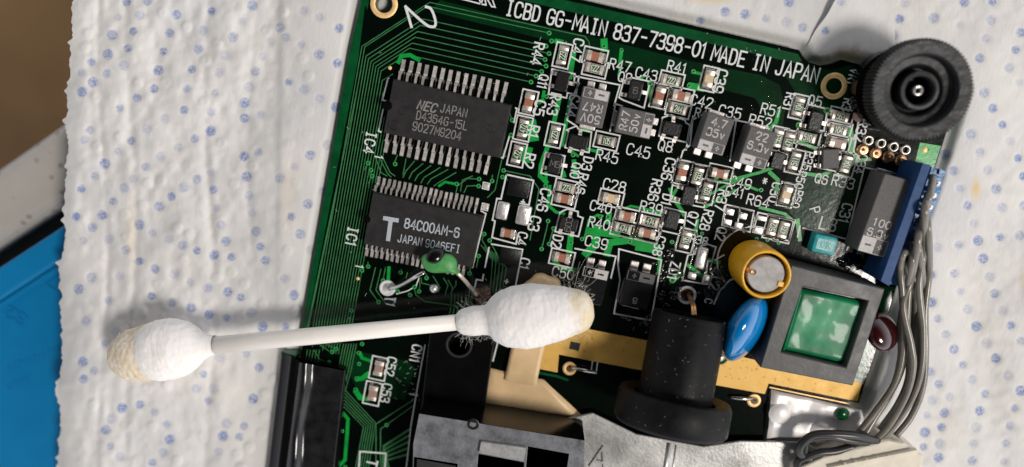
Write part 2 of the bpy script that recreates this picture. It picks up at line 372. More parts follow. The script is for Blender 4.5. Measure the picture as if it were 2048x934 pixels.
# blue silicone mat with raised rim, embossed marks
bl = mat('blue_silicone', (.0,.150,.345), .45, spec=.2, var=.07, vscale=60, bump=.25, bscale=900, bdist=.0001, rvar=.06)
mt = thing('workbench_mat', 'blue silicone mat with raised rim and faint embossed numbers, left of the paper towel', 'mat')
ZM = -9.5
MB().plate(PP([(-300,735),(300,345),(900,1500),(-300,1500)], ZM), ZL+.01, ZM).obj('mat_base', bl, mt)
o = MB().plate(PP([(-300,728),(300,338),(330,385),(-300,795)], ZM+.8), ZL+.3, ZM+.8).obj('raised_rim', bl, mt)
md = o.modifiers.new('edge', 'BEVEL'); md.width = .0007; md.segments = 3
mbm = MB().plate(PP([(-300,800),(340,387),(345,398),(-300,812)], ZM+.35), ZM-.1, ZM+.35).obj('inner_ridge', bl, mt)
blm = mat('blue_silicone_embossing', (.0,.14,.34), .35)
def emb(st, px, py, h, a):
    o = txt(st, px, py, h, a, z=ZM+.02, m='silk', parent=mt, name='embossed_number'); o.data.materials[0] = blm
    md = o.modifiers.new('relief', 'SOLIDIFY'); md.thickness = .00012; md.offset = 1
emb('32', 32, 632, 24, 160); emb('27', 117, 570, 26, 160)
for i, (a, b) in enumerate((((18,735),(135,690)), ((15,775),(60,757)))):
    x0, y0 = P(*a, ZM); x1, y1 = P(*b, ZM)
    mb = MB()
    for k in range(12 if i == 0 else 6):
        t = k/12.0 if i == 0 else k/6.0; mb.box(x0+(x1-x0)*t, y0+(y1-y0)*t, ZM-.05, ZM+.1, .35, .7+.3*((k*7) % 3))
    tag(mb.obj('embossed_lettering', blm, mt), kind='stuff')

# ------------------------------------------------------------------ paper towels
def sc_(l, ox, oy, k): return [(ox+a/k, oy+b/k) for a, b in l]
INKL = sc_([(740,10),(860,5),(690,100),(815,88),(1030,85),(1235,65),(1475,33),(1775,60),(1865,100),(655,205),(778,182),(990,192),(1185,178),(1410,125),(1635,160),(1980,165),(747,282),(1360,217),(1580,245),(1668,218),(630,317),(955,300),(1158,288),(1312,322),(1760,260),(1862,318),(1970,370),(533,362),(722,382),(1530,330),(623,430),(925,410),(1120,405),(1490,417),(1278,425),(475,425),(543,480),(900,518),(1092,520),(1455,507),(1255,543),(800,570),(480,537),(1685,478),(1775,522),(1867,575),(700,632),(1428,600),(1075,642),(1235,655),(965,693),(1525,668),(1428,690),(1960,625),(525,760),(858,752),(495,817),(765,822),(1230,765),(1135,810),(1040,862),(1912,845),(1508,888),(1428,912),(1810,905),(690,885),(937,915)], 0, 0, 2.919)
INKL += sc_([(555,152),(475,228),(612,80),(850,97),(780,170),(725,222),(660,300),(597,380),(540,452),(483,530),(635,520),(735,582),(445,388),(815,437),(890,485),(988,520),(1068,558),(1150,587),(1250,613),(1150,170),(1230,133),(1072,217),(1245,232),(1000,272),(930,330),(1265,340),(1290,437),(1320,533),(1350,625),(1440,155),(1455,265),(1470,368),(1495,475),(1520,565),(1550,645),(1633,165),(1715,95),(1890,243),(1797,315),(1700,388),(1752,490),(1812,583),(1658,748),(1717,847),(815,650),(905,695),(1020,722),(1110,772),(1215,805),(1330,828),(1405,860),(535,745),(700,738),(635,880),(460,812),(885,852),(1002,890),(1112,918)], 0, 300, 2.919)
INKL += sc_([(742,228),(822,250),(900,278),(975,293),(1083,270),(1222,122),(1265,195),(1130,330),(1228,330),(370,305),(500,352),(452,403),(357,480),(360,555),(405,520),(945,460),(1060,448),(1115,505),(1090,640),(875,535),(845,597),(920,597),(895,648),(525,680),(603,665),(665,695),(480,725),(718,750),(455,775),(730,815),(475,845),(515,890),(700,872),(655,915),(960,800),(1030,805),(940,868),(975,745),(1050,757)], 0, 500, 2.152)
INKL += sc_([(410,65),(520,78),(630,100),(745,120),(835,150),(275,115),(760,10)], 1300, 0, 2.738)
INKR = sc_([(455,22),(648,18),(800,55),(980,28),(1150,100),(30,90),(420,117),(950,135),(200,195),(270,240),(1120,200),(915,248),(1085,303),(1140,385),(940,445),(990,535),(1045,630),(865,683),(1085,722),(915,785),(715,800),(1135,820),(765,893),(960,888)], 1640, 30, 2.865)
INKR += sc_([(803,218),(1010,222),(1165,150),(845,318),(1043,330),(880,418),(1165,318),(905,520),(1030,500),(1145,490),(670,555),(793,543),(935,622),(637,715),(768,707),(972,727),(805,812),(1000,823),(637,872)], 1640, 300, 2.865)
INKR += sc_([(733,12),(937,50),(1133,60),(770,105),(987,147),(1180,142),(815,192),(1043,240),(1235,228),(860,275),(1095,327),(910,362),(1162,422),(965,445),(775,470),(1235,508),(1035,525),(835,542),(383,530),(1200,605),(1005,620),(808,632),(710,645),(985,712),(1175,705),(790,712),(698,740),(1150,800),(970,805),(780,803),(690,822),(775,882),(963,900),(1140,905),(740,560),(728,400),(430,608),(385,770)], 1600, 600, 2.797)
INKR += sc_([(1045,10),(1395,18),(1555,95),(1875,10),(1720,12)], 1300, 0, 2.738)

EDGE_PX = [(742,-97),(1165,0),(1598,100),(1606,113),(1616,124),(1640,131),(1664,127),(1682,119),(1735,133),(1921,178),(1717,806),(1540,768),(1526,880),(1515,1100),(535,1100),(604,700)]
def outside(x, y):
    """distance (photograph px) outside the board's outline, 0 under the board"""
    d = np.full(x.shape, 1e9); ins = np.zeros(x.shape, bool)
    for (ax, ay), (bx, by) in zip(EDGE_PX, EDGE_PX[1:]+EDGE_PX[:1]):
        vx, vy = bx-ax, by-ay; t = np.clip(((x-ax)*vx+(y-ay)*vy)/(vx*vx+vy*vy), 0, 1)
        d = np.minimum(d, np.hypot(x-ax-t*vx, y-ay-t*vy))
        if ay != by: ins ^= ((ay > y) != (by > y)) & (x < (bx-ax)*(y-ay)/(by-ay)+ax)
    return np.where(ins, 0, d)
def hug(z, x, y, top):
    d = outside(x, y); f = np.clip(d/30, 0, 1); f = f*f*(3-2*f); g = np.clip(1-(d-30)/170, 0, 1)
    g = g*g*(3-2*g)
    tgt = -1.85 + (top+1.85)*f
    return np.where(d <= 0, np.minimum(z*.2-1.6, -1.8), z*(1-g)+(tgt+.3*(z+2.3)*f)*g)
def vnoise(x, y, s, seed=0):
    """smooth value noise on arrays"""
    rs = np.random.RandomState(seed); G = rs.rand(256, 256)
    x = x/s; y = y/s; xi = np.floor(x).astype(int); yi = np.floor(y).astype(int); fx = x-xi; fy = y-yi
    fx = fx*fx*(3-2*fx); fy = fy*fy*(3-2*fy)
    g = lambda i, j: G[i % 256, j % 256]
    return ((g(xi,yi)*(1-fx)+g(xi+1,yi)*fx)*(1-fy)+(g(xi,yi+1)*(1-fx)+g(xi+1,yi+1)*fx)*fy)*2-1
def towel_mat(name):
    m = mat(name, (.68,.66,.63), .85, spec=.15, sss=.0)
    t = m.node_tree; b = t.nodes['Principled BSDF']
    g = t.nodes.new('ShaderNodeTexCoord')
    a = t.nodes.new('ShaderNodeAttribute'); a.attribute_name = 'ink'
    a2 = t.nodes.new('ShaderNodeAttribute'); a2.attribute_name = 'stain'
    n = t.nodes.new('ShaderNodeTexNoise'); n.inputs['Scale'].default_value = 2600; n.inputs['Detail'].default_value = 2
    t.links.new(g.outputs['Object'], n.inputs['Vector'])
    r = t.nodes.new('ShaderNodeMapRange'); r.inputs[1].default_value = .36; r.inputs[2].default_value = .58; r.inputs[3].default_value = .38; r.inputs[4].default_value = 1
    t.links.new(n.outputs['Fac'], r.inputs[0])
    mu = t.nodes.new('ShaderNodeMath'); mu.operation = 'MULTIPLY'; t.links.new(a.outputs['Fac'], mu.inputs[0]); t.links.new(r.outputs[0], mu.inputs[1])
    pv = t.nodes.new('ShaderNodeTexNoise'); pv.inputs['Scale'].default_value = 70; pv.inputs['Detail'].default_value = 5; t.links.new(g.outputs['Object'], pv.inputs['Vector'])
    cr = t.nodes.new('ShaderNodeValToRGB'); cr.color_ramp.elements[0].position = .3; cr.color_ramp.elements[1].position = .7
    cr.color_ramp.elements[0].color = (.58,.568,.565,1); cr.color_ramp.elements[1].color = (.66,.635,.605,1); t.links.new(pv.outputs['Fac'], cr.inputs[0])
    mx = t.nodes.new('ShaderNodeMix'); mx.data_type = 'RGBA'; t.links.new(mu.outputs[0], mx.inputs['Factor'])
    t.links.new(cr.outputs[0], mx.inputs['A']); mx.inputs['B'].default_value = (.13,.20,.44,1)
    m2 = t.nodes.new('ShaderNodeMix'); m2.data_type = 'RGBA'; t.links.new(a2.outputs['Fac'], m2.inputs['Factor'])
    t.links.new(mx.outputs['Result'], m2.inputs['A']); m2.inputs['B'].default_value = (.66,.44,.15,1)
    t.links.new(m2.outputs['Result'], b.inputs['Base Color'])
    w = t.nodes.new('ShaderNodeTexNoise'); w.inputs['Scale'].default_value = 2200; w.inputs['Detail'].default_value = 6
    mp = t.nodes.new('ShaderNodeMapping'); mp.inputs['Scale'].default_value = (1, .35, 1); mp.inputs['Rotation'].default_value = (0, 0, .5)
    t.links.new(g.outputs['Object'], mp.inputs['Vector']); t.links.new(mp.outputs[0], w.inputs['Vector'])
    bu = t.nodes.new('ShaderNodeBump'); bu.inputs['Strength'].default_value = .45; bu.inputs['Distance'].default_value = .00012
    t.links.new(w.outputs['Fac'], bu.inputs['Height']); t.links.new(bu.outputs[0], b.inputs['Normal'])
    return m
def towel(name, label, x0, x1, y0, y1, step, zf, ink, bumps, edge, stain=()):
    nx = int((x1-x0)/step)+1; ny = int((y1-y0)/step)+1
    gx, gy = np.meshgrid(np.linspace(0, 1, nx), np.linspace(y0, y1, ny))
    PXs = edge(gx, gy)                       # pixel x of each column; the torn edge sits at gx == 0
    Z = zf(PXs, gy)
    inkA = np.zeros_like(PXs); st = np.zeros_like(PXs)
    for k, (a, b) in enumerate(ink):
        r = 10.3 + 1.3*math.sin(k*2.3); d = np.hypot((PXs-a), (gy-b)*1.0)
        e = np.clip((r-d)/2.5, 0, 1); inkA = np.maximum(inkA, e*(.58+.28*math.sin(k*5.1+1)))
        Z += np.clip(1-(d/(r+5))**2, 0, None)**1.5*(-.13)
    for k, (a, b, r, h) in enumerate(bumps):
        d = np.hypot(PXs-a, gy-b); q = np.clip((r-d)/(r*.6), 0, 1); Z += h*q*q*(3-2*q)*(.6+.5*math.sin(k*1.7))
    for a, b, rx, ry, s_ in stain:
        st = np.maximum(st, s_*np.exp(-(((PXs-a)/rx)**2+((gy-b)/ry)**2)))
    px, py = PXs, gy
    dx = Fw.x + R.x*((px-1024)/FPX) - U.x*((py-467)/FPX); dy = Fw.y + R.y*((px-1024)/FPX) - U.y*((py-467)/FPX); dz = Fw.z + R.z*((px-1024)/FPX) - U.z*((py-467)/FPX)
    t = (Z-C.z)/dz
    V = np.stack([(C.x+dx*t)*S, (C.y+dy*t)*S, Z*S], -1).reshape(-1, 3)
    idx = np.arange(nx*ny).reshape(ny, nx)
    F = np.stack([idx[1:, :-1], idx[1:, 1:], idx[:-1, 1:], idx[:-1, :-1]], -1).reshape(-1, 4)
    me = bpy.data.meshes.new(name); me.vertices.add(len(V)); me.vertices.foreach_set('co', V.ravel())
    me.loops.add(F.size); me.loops.foreach_set('vertex_index', F.ravel())
    me.polygons.add(len(F)); me.polygons.foreach_set('loop_start', np.arange(0, F.size, 4)); me.polygons.foreach_set('use_smooth', np.ones(len(F), bool))
    me.update(calc_edges=True)
    for nm, A in (('ink', inkA), ('stain', st)):
        at = me.attributes.new(nm, 'FLOAT', 'POINT'); at.data.foreach_set('value', A.ravel().astype(np.float32))
    me.materials.append(towel_mat(name+'_paper'))
    o = link(name, me); tag(o, label, 'paper towel'); return o
rs = np.random.RandomState(11)
def zleft(x, y):
    z = -2.5 + .55*vnoise(x, y, 95, 1) + .34*vnoise(x, y*.8, 45, 2) + .22*vnoise(x*1.2, y*.8, 22, 3)+.08*vnoise(x, y, 11, 4)
    w = np.clip(1-np.maximum(x-560, 0)/60, 0, 1)              # flatter below the board
    z = -2.3 + (z+2.3)*(.35+.65*w)
    for cx, a, s_ in ((205, .35, 7), (262, .5, 9), (418, .55, 9), (505, .25, 8)):
        xx = x - cx - 10*np.sin(y/130.0+cx); z += -a*np.exp(-(xx/s_)**2)*(.6+.4*vnoise(x, y, 120, 5))
    xf = x - (562 - .012*y); z += .75*(1/(1+np.exp(-xf/3.0)))*np.exp(-np.maximum(xf, 0)/70)   # fold
    z += 3.6*np.exp(-(((x-320)/190)**2+((y-735)/170)**2))
    z = hug(z, x, y, -.45)
    z += -2.2*np.clip((175-x)/60, 0, 1)**2                     # the torn side drops towards the mat
    return z
def eleft(g, y):
    e = 148 - .045*y + 5*vnoise(y, y*0+3, 60, 7) + 4*vnoise(y, y*0+9, 14, 8) + 2*vnoise(y, y*0+9, 5, 9)
    for yy, a in ((85, 14), (182, 11), (240, 12), (333, 10), (440, 12), (525, 17), (607, 10), (765, 9), (915, 14)):
        e = e - .6*a*np.exp(-((y-yy)/5.0)**2)
    e = e + np.clip((y-600)/300, 0, 1)*8
    return e + g**1.0*(1790-e)
bl_ = []
for _ in range(420):
    a, b = rs.uniform(160, 620), rs.uniform(-20, 960)
    if all((a-c)**2+(b-d)**2 > 24**2 for c, d in INKL) and all((a-c[0])**2+(b-c[1])**2 > 27**2 for c in bl_): bl_.append((a, b, 14, .28))
for _ in range(60):
    a, b = rs.uniform(1180, 1640), rs.uniform(-20, 120)
    if all((a-c)**2+(b-d)**2 > 24**2 for c, d in INKL): bl_.append((a, b, 14, .10))
towel('paper_towel', 'white embossed kitchen towel with a torn edge, left of and under the circuit board', 0, 1640, -60, 1000, 2.7, zleft, INKL, bl_, eleft, [(262,470,10,60,.25), (575,390,14,60,.18), (1420,-5,40,10,.7)])
def zright(x, y):
    z = -1.9 + .4*vnoise(x, y, 150, 21) + .26*vnoise(x, y, 55, 22) + .10*vnoise(x, y*1.3, 22, 23) + .03*vnoise(x, y, 10, 24)
    d = 1690 - x
    z += 1.5*np.exp(-(((x-1660)/75)**2+((y-40)/95)**2))*np.clip((1900-x)/150, 0, 1)
    m = np.clip((150-y)/60, 0, 1)
    under = (1-m)*np.clip((1900-(y-290)*.33-x)/40, 0, 1)
    z = hug(z, x, y, -.7)
    z += -.5*np.exp(-((x-1960-(y-700)*.2)/40)**2)*np.clip((y-420)/200, 0, 1)
    return z
def eright(g, y):
    e = np.where(y < 140, 1672 - 62*np.clip(y/95, -1, 1) + 3*vnoise(y, y*0, 30, 31), 1612 + 0*y)
    e = e + np.clip((y-100)/40, 0, 1)*14
    return e + g*(2200-e)
br_ = []
towel('paper_towel', 'smooth white kitchen towel with a small orange stain, right of the circuit board', 0, 1, -60, 1000, 2.7, zright, INKR, br_, eright,
      [(1952,378,9,18,.75), (1700,112,34,14,.55), (1660,128,26,8,.5), (2046,560,8,20,.25)]) if False else None
def towel2():
    # same builder, column count fixed by the pixel span of this sheet
    return towel('paper_towel', 'smooth white kitchen towel with a small orange stain, right of the circuit board', 0, 600, -60, 1000, 2.7, zright, INKR, br_, eright,
      [(1952,378,9,18,.75), (1700,112,34,14,.55), (1660,128,26,8,.5), (2046,560,8,20,.25)])
towel2()

# ================================================================== CIRCUIT BOARD
B = thing('circuit_board', 'green printed circuit board crowded with chips, resistors and capacitors, lying on paper towel', 'circuit board')
def circle(cx, cy, rpx, n=28, h=0):
    x, y = P(cx, cy, h); r = rpx/PXMM(cx, cy, h); return [(x+r*math.cos(2*math.pi*k/n), y+r*math.sin(2*math.pi*k/n)) for k in range(n)]
HOLES = [(768,8,16), (1668,172,14.5), (1374,590,13), (775,576,11)]
edge_px = [(742,-97),(1165,0),(1598,100),(1606,113),(1616,124),(1640,131),(1664,127),(1682,119),(1735,133),(1921,178),(1717,806),(1540,768),(1526,880),(1515,1100),(535,1100),(604,700)]
MB().plate(PP(edge_px), -1.6, 0, [circle(*h) for h in HOLES]).obj('board_substrate', M['board'], B)
sub = [o for o in B.children if o.name.startswith('board_substrate')][0]; sub.data.materials.append(M['plane2'])
for pl_ in sub.data.polygons:
    if abs(pl_.normal.z) < .5: pl_.material_index = 1
ZP, ZT, ZW, ZS = .015, .03, .035, .06
def sheet(pts, m, name, z, parent=B, holes=()):
    mb = MB(); mb.plate(PP(pts, z), z-.012, z, holes); return mb.obj(name, m, parent)
# solder mask over ground copper
sheet([(745,-85),(1165,8),(1596,108),(1604,122),(1590,126),(1160,28),(900,-33),(750,-60)], M['plane2'], 'ground_copper', ZP)
sheet([(745,-50),(735,20),(730,10),(716,120),(606,690),(598,688),(700,100),(738,-60)], M['plane2'], 'ground_copper', ZP+.001)
sheet([(880,0),(1010,35),(1180,72),(1380,122),(1520,150),(1560,170),(1570,220),(1560,290),(1530,275),(1528,225),(1510,196),(1370,160),(1165,112),(1155,95),(860,22)], M['plane'], 'ground_copper', ZP+.002)
sheet([(1604,134),(1664,140),(1700,130),(1722,140),(1728,175),(1700,205),(1700,260),(1600,200),(1570,150)], M['plane'], 'ground_copper', ZP+.003)
sheet([(1625,345),(1725,345),(1690,480),(1600,450),(1560,400),(1600,350)], M['plane'], 'ground_copper', ZP+.004)
sheet([(700,700),(815,722),(830,735),(810,800),(720,790),(690,730)], M['plane'], 'ground_copper', ZP+.005)
sheet([(1840,285),(1882,292),(1868,335),(1830,325)], M['wide'], 'ground_copper', ZP+.006)
sheet([(1742,570),(1790,575),(1722,768),(1700,765)], M['plane2'], 'ground_copper', ZP+.006)
# gold plated ground strip
GOLD = [(1085,642),(1160,655),(1300,682),(1450,706),(1520,722),(1600,740),(1724,766),(1715,803),(1537,767),(1530,788),(1420,768),(1280,740),(1195,724),(1118,709),(1115,745),(1079,738)]
sheet(GOLD, M['gold'], 'gold_plated_strip', .05)
sg = MB(); random.seed(31)
for _ in range(60):
    a, b = random.choice([(random.uniform(1150,1290), random.uniform(668,705)), (random.uniform(1430,1530), random.uniform(720,760)), (random.uniform(1540,1700), random.uniform(755,785))]); x, y = P(a, b); an = random.uniform(0, 3.1); l = random.uniform(.1, .45)
    sg.ribbon([(x, y), (x+l*math.cos(an), y+l*math.sin(an))], .06, .056)
tag(sg.obj('scratch', M['plane2'], B), kind='stuff')
k_ = 1/PXMM(1500,760)
MB().ribbon(PP([(1079,746),(1112,752),(1135,760)], .02), 5*k_, .02).obj('ground_copper', M['plane2'], B)
MB().ribbon(PP([(1540,775),(1715,811)], .09), 2.5*k_, .09).obj('gold_edge', M['ring'], B)

# --- tracks (thin, hundreds of bends: one joined part)
tr = MB(); wd = MB(); vias = []
def track(pts, w=2.0, z=None):
    tr.ribbon(PP(pts, ZT), w/PXMM(*pts[0]), z or ZT+random.random()*.006)
def wide(pts, w=9, z=None):
    wd.ribbon(PP(pts, ZW), w/PXMM(*pts[0]), z or ZW+random.random()*.006)
def via(px, py, r=4.6): vias.append((px, py, r))
# bundle that sweeps from the top row of vias round the chips and down the left edge
ends = [(1170,73), (1098,66), (1092,92), (1098,107), (1090,119), (1092,132), (1083,143), (1072,152), (1062,164)]
nb = len(ends)
for k in range(15):
    f = k/14.0
    xv = P(724, 92)[0] + .445*k                   # board x of the vertical run
    if k < nb:
        ex, ey = P(*ends[k]); xa, ya = P(857-46*k/8, 2+96*k/8)
        yb = ey
        # horizontal run, 45 degree corner, vertical run
        c = 0                             # length of diagonal measured in x
        xd = xv; dx = P(860-44*k/8, 3+92*k/8)[0]-xd
        pts = [(ex, ey), (xd+dx, yb), (xd, yb-dx*.95)]
    else:
        y0 = P(760, 160+24*(k-nb))[1]; pts = [(xv, y0)]
        if k % 2: pts = [(xv+1.4, y0+1.3), (xv, y0)]
    yend = P(640, 690)[1]-random.random()*1.0 if k < 12 else P(700, 655)[1]
    xs_ = P(620, 690)[0]+ .42*k
    pts += [(xv, yend)]
    tr.ribbon(pts, .13, ZT+.001*k)
    if 0 < k < nb: vias.append((*ends[k], 4.6))
    if k < 10:   # it goes on below the swab stick and jogs right
        pass
track([(1170,73),(1178,84),(1180,98)], 1.8)
# upper row stubs of the left edge: outermost two lines hug the edge
for k in range(3):
    track([(722-6*k,140+30*k),(612-1.5*k,680)], 1.6)
# lower left: the same lines come out below the swab stick
for k in range(6):
    track([(687+5.2*k, 688),(676+5.2*k,742),(668+4*k,790)], 1.9)
    track([(680+1.6*k,805-5*k),(686+1.2*k,811-5.8*k),(727+4.8*k,854-1.6*k),(708+5.3*k,952)], 1.9)
for k in range(5): track([(615+6*k,700),(612+6*k,716),(640+5*k,722)][:2] + [(622+6*k,730)], 1.6)
track([(628,700),(640,719),(655,724)], 1.6); via(658,725); track([(640,690),(658,702)],1.8); via(664,704); via(672,698); track([(652,688),(670,697)],1.8)
wide([(686,826),(696,838),(694,870),(690,920),(676,934)], 7); wide([(720,706),(724,716),(742,722)], 7); via(717,706)
wide([(714,758),(724,757),(736,748)], 10); via(713,757); wide([(712,783),(720,795),(735,797)], 11); via(711,779); via(684,862); via(724,688); via(718,728); via(773,850); via(690,934)
for k in range(2): track([(752+9*k,934),(752+9*k,848+10*k),(826,800+12*k)], 2)
for k in range(5): track([(764+4*k,950),(768+1.5*k,892+7*k),(820-2*k,858+13*k)], 4.5)
# fan between the two large chips
FAN = [([(795,310),(789,325)],(790,328)), ([(812,318),(806,350)],None), ([(829,322),(812,342),(806,355)],None), ([(846,327),(824,345),(818,358)],None),
 ([(862,331),(836,350),(830,361)],None), ([(880,335),(848,355),(842,366)],None), ([(896,339),(862,358),(855,368)],None), ([(912,345),(876,366),(868,372)],None),
 ([(945,352),(925,360),(921,382)],None), ([(985,350),(984,358)],(984,362)), ([(956,371),(934,372),(928,385)],(957,372)), ([(957,358),(935,357),(915,372),(912,385)],(958,358))]
for pts, v in FAN:
    track(pts, 2)
    if v: via(*v)
wide([(878,372),(890,364),(912,368)], 5); via(913,368)
track([(750,312),(762,345),(774,352)],2); track([(757,312),(775,347),(782,354)],2); track([(764,312),(780,345),(790,352)],2)
for a, b in ((736,326),(742,340),(744,352)): via(a, b); track([(a,b),(a-7,b+14)],2)
track([(1008,300),(990,380),(975,395)],2); track([(1008,341),(1060,352),(1078,378),(1060,480)],2); via(1007,341); via(1005,354)
track([(1005,354),(1015,360)],2)
wide([(797,125),(803,112),(820,110),(838,120)], 8)
# left of IC4 notch, right of IC4
via(1024,240); via(1022,270); track([(1016,216),(1024,240)],1.6)
# below IC1
for x in (732,742): pass
BL = [([(725,530),(724,541)],(724,541)), ([(736,524),(736,533)],(736,533)), ([(751,535),(740,580),(757,604)],(757,604)), ([(762,538),(752,580),(772,608)],None), ([(771,535),(766,560)],(766,561)),
 ([(803,538),(801,545)],(801,545)), ([(815,545),(812,556)],None), ([(853,548),(853,556)],(853,556)), ([(842,556),(843,566),(860,570)],None), ([(866,552),(880,575),(876,585)],None),
 ([(887,556),(896,570),(890,590)],None), ([(896,560),(905,575),(902,590)],None), ([(912,562),(912,570),(905,580)],None), ([(828,575),(832,590),(850,603),(960,618)],None), ([(838,560),(840,570),(838,582)],None)]
for pts, v in BL:
    track(pts, 1.8)
    if v: via(*v)
wide([(778,535),(777,552),(776,566)], 6.5)
via(829,574); via(838,583); via(820,590); via(795,583); via(703,621)
for k in range(7): track([(903-6*k*0+7*k, 590),(901+7*k, 620),(890+7*k, 655)], 1.5)
for k in range(5): track([(962+7*k,490+4*k),(985+7*k,520+4*k),(980+6*k,585)], 1.6)
via(968,468); via(979,481); via(957,512); via(939,547); track([(968,468),(964,480),(985,515)],1.8); track([(979,481),(995,510)],1.8); track([(957,512),(953,535)],2); track([(939,547),(942,530)],2)
via(1096,442); via(1107,457); via(1083,498); via(1098,488); track([(1096,442),(1094,455),(1083,498)],2.2); track([(1107,457),(1103,470),(1098,488)],2.2)
# wide tracks right half
wide([(1120,160),(1110,220),(1098,300),(1085,360)], 8) if False else None
wide([(1119,196),(1100,280),(1082,330),(1080,352),(1093,365)], 9); wide([(1142,196),(1133,240),(1124,290)], 8); wide([(1062,248),(1066,275)], 22); wide([(1056,300),(1052,318)], 18)
wide([(1148,215),(1156,150)],5) if False else None
wide([(1092,375),(1092,352),(1092,345)], 6); via(1091,372); wide([(1100,372),(1096,410),(1112,424),(1128,428)], 6)
wide([(1140,300),(1156,312)],5); via(1146,310); wide([(1148,322),(1150,350)],9); wide([(1126,345),(1128,352)],9)
wide([(1175,298),(1198,304)],6); wide([(1162,258),(1178,262)],7); wide([(1209,98),(1208,82)],14); via(1208,92)
wide([(1243,100),(1240,126)],7); via(1243,100,4); via(1240,130); wide([(1298,165),(1302,200)],7); via(1301,167); wide([(1290,150),(1280,158)],6)
wide([(1148,105),(1140,155)],9); wide([(1112,82),(1124,84)],9); via(1103,82)
wide([(1385,144),(1403,148)],6); via(1387,143); wide([(1380,172),(1404,176)],14); via(1378,171); wide([(1242,128),(1238,150)],6)
wide([(1078,205),(1086,200)],8); via(1093,193); wide([(1088,183),(1086,193)],6)
# around C28 / C39
wide([(1170,475),(1178,440),(1195,430),(1205,432)], 5); wide([(1250,417),(1262,412),(1290,418),(1330,428)], 5); via(1164,478); via(1200,433,4.5)
wide([(1195,455),(1190,490),(1172,508)], 16); wide([(1178,462),(1235,470)],14); wide([(1214,508),(1220,485),(1262,480)], 14); wide([(1262,480),(1312,498)], 18); wide([(1276,494),(1316,500)],15); via(1260,483)
wide([(1142,470),(1138,505)],12); via(1142,485); wide([(1108,520),(1120,535),(1150,540)],9)
wide([(1320,515),(1318,545)],8); wide([(1218,428),(1216,445)],11); via(1216,434)
# right cluster
wide([(1340,378),(1345,395),(1362,418),(1368,430)],7); wide([(1345,392),(1352,380)],6); via(1344,484); via(1345,560,7); wide([(1345,560),(1358,548)],12)
wide([(1400,400),(1450,372),(1500,350)],5); wide([(1410,415),(1470,380)],5); wide([(1395,440),(1390,470)],7); wide([(1440,365),(1520,345),(1560,330)],6)
wide([(1430,360),(1440,350)],6); wide([(1490,370),(1515,380)],5); via(1522,380); wide([(1540,345),(1556,360),(1552,385)],8); wide([(1520,415),(1570,428),(1590,445)],6); wide([(1595,440),(1600,480)],8)
wide([(1558,222),(1552,245),(1535,262),(1525,268)],8); wide([(1595,280),(1608,288),(1640,300)],7); via(1654,221,6.5); via(1598,250,6.5); via(1535,258,3)
wide([(1700,260),(1704,300),(1712,315)],12); wide([(1520,270),(1505,280)],5); wide([(1660,344),(1640,352),(1600,345)],7); wide([(1376,530),(1400,548)],7); wide([(1418,520),(1438,525)],8)
wide([(1700,330),(1715,322),(1740,318)],7); wide([(1670,348),(1685,352)],8)
for a, b in ((1513,478),(1535,480),(1557,486),(1392,468),(1404,467),(1855,300),(1405,478)): via(a, b, 4)
o = tag(tr.obj('copper_track', M['track'], B), kind='stuff'); o = tag(wd.obj('wide_copper_track', M['wide'], B), kind='stuff')
vm = {}
for px, py, r in vias:
    key = round(r, 1)
    if key not in vm:
        rr = r/13.0; mb = MB().ring(0, 0, rr*.48, rr, .0, .06, 16); vm[key] = mb.mesh('via', M['via'], smooth=True)
        vm[(key, 'h')] = MB().disc(0, 0, .052, rr*.55, 12).mesh('via_hole', M['hole'])
    x, y = P(px, py, .05)
    v = link('via', vm[key], B, (x, y, 0)); link('via_hole', vm[(key, 'h')], v, (0, 0, 0))

# --- mounting hole rings
for cx, cy, r0, r1 in ((768,8,17,28), (1668,172,15,27)):
    x, y = P(cx, cy); k = 1/PXMM(cx, cy)
    MB().ring(x, y, r0*k, r1*k, -.05, .09, 48).obj('mounting_ring', M['ring'], B, smooth=True)
    MB().lathe([(r0*k*.98,-1.5),(r0*k*.9,-1.2),(r0*k*.6,-.75),(.01,-.55)], 32, (x, y, 0)).obj('locating_post', M['post'], B, smooth=True) if cx > 1000 else None
    MB().lathe([(r0*k, .03), (r0*k, -1.6)], 40, (x, y, 0)).obj('hole_plating', M['solder'], B, smooth=True)
for a, b in ((780,136),(716,557)): 
    x, y = P(a, b); MB().lathe([(.3,.02),(.28,.1),(.15,.17),(.01,.2)], 14, (x, y, 0)).obj('test_point', M['ring'], B, smooth=True)

# --- lettering on the board
def T(st, px, py, h, a=0, w=None, **k):
    k.setdefault('xs', .84); w = w or (2.5 if h < 24 else None); h *= .94 if h < 24 else 1
    return txt(st, px, py, h, a, ZS+.01, 'silk', w, B, **k)
T('ICBD GG-MAIN 837-7398-01 MADE IN JAPAN', 1325, 83, 29, 0, 3.6, adv=5.35, xs=.69, space=3.7, name='board_title')
T('2', 843, 34, 50, -62, 5.2, xs=1.25, slant=.3)
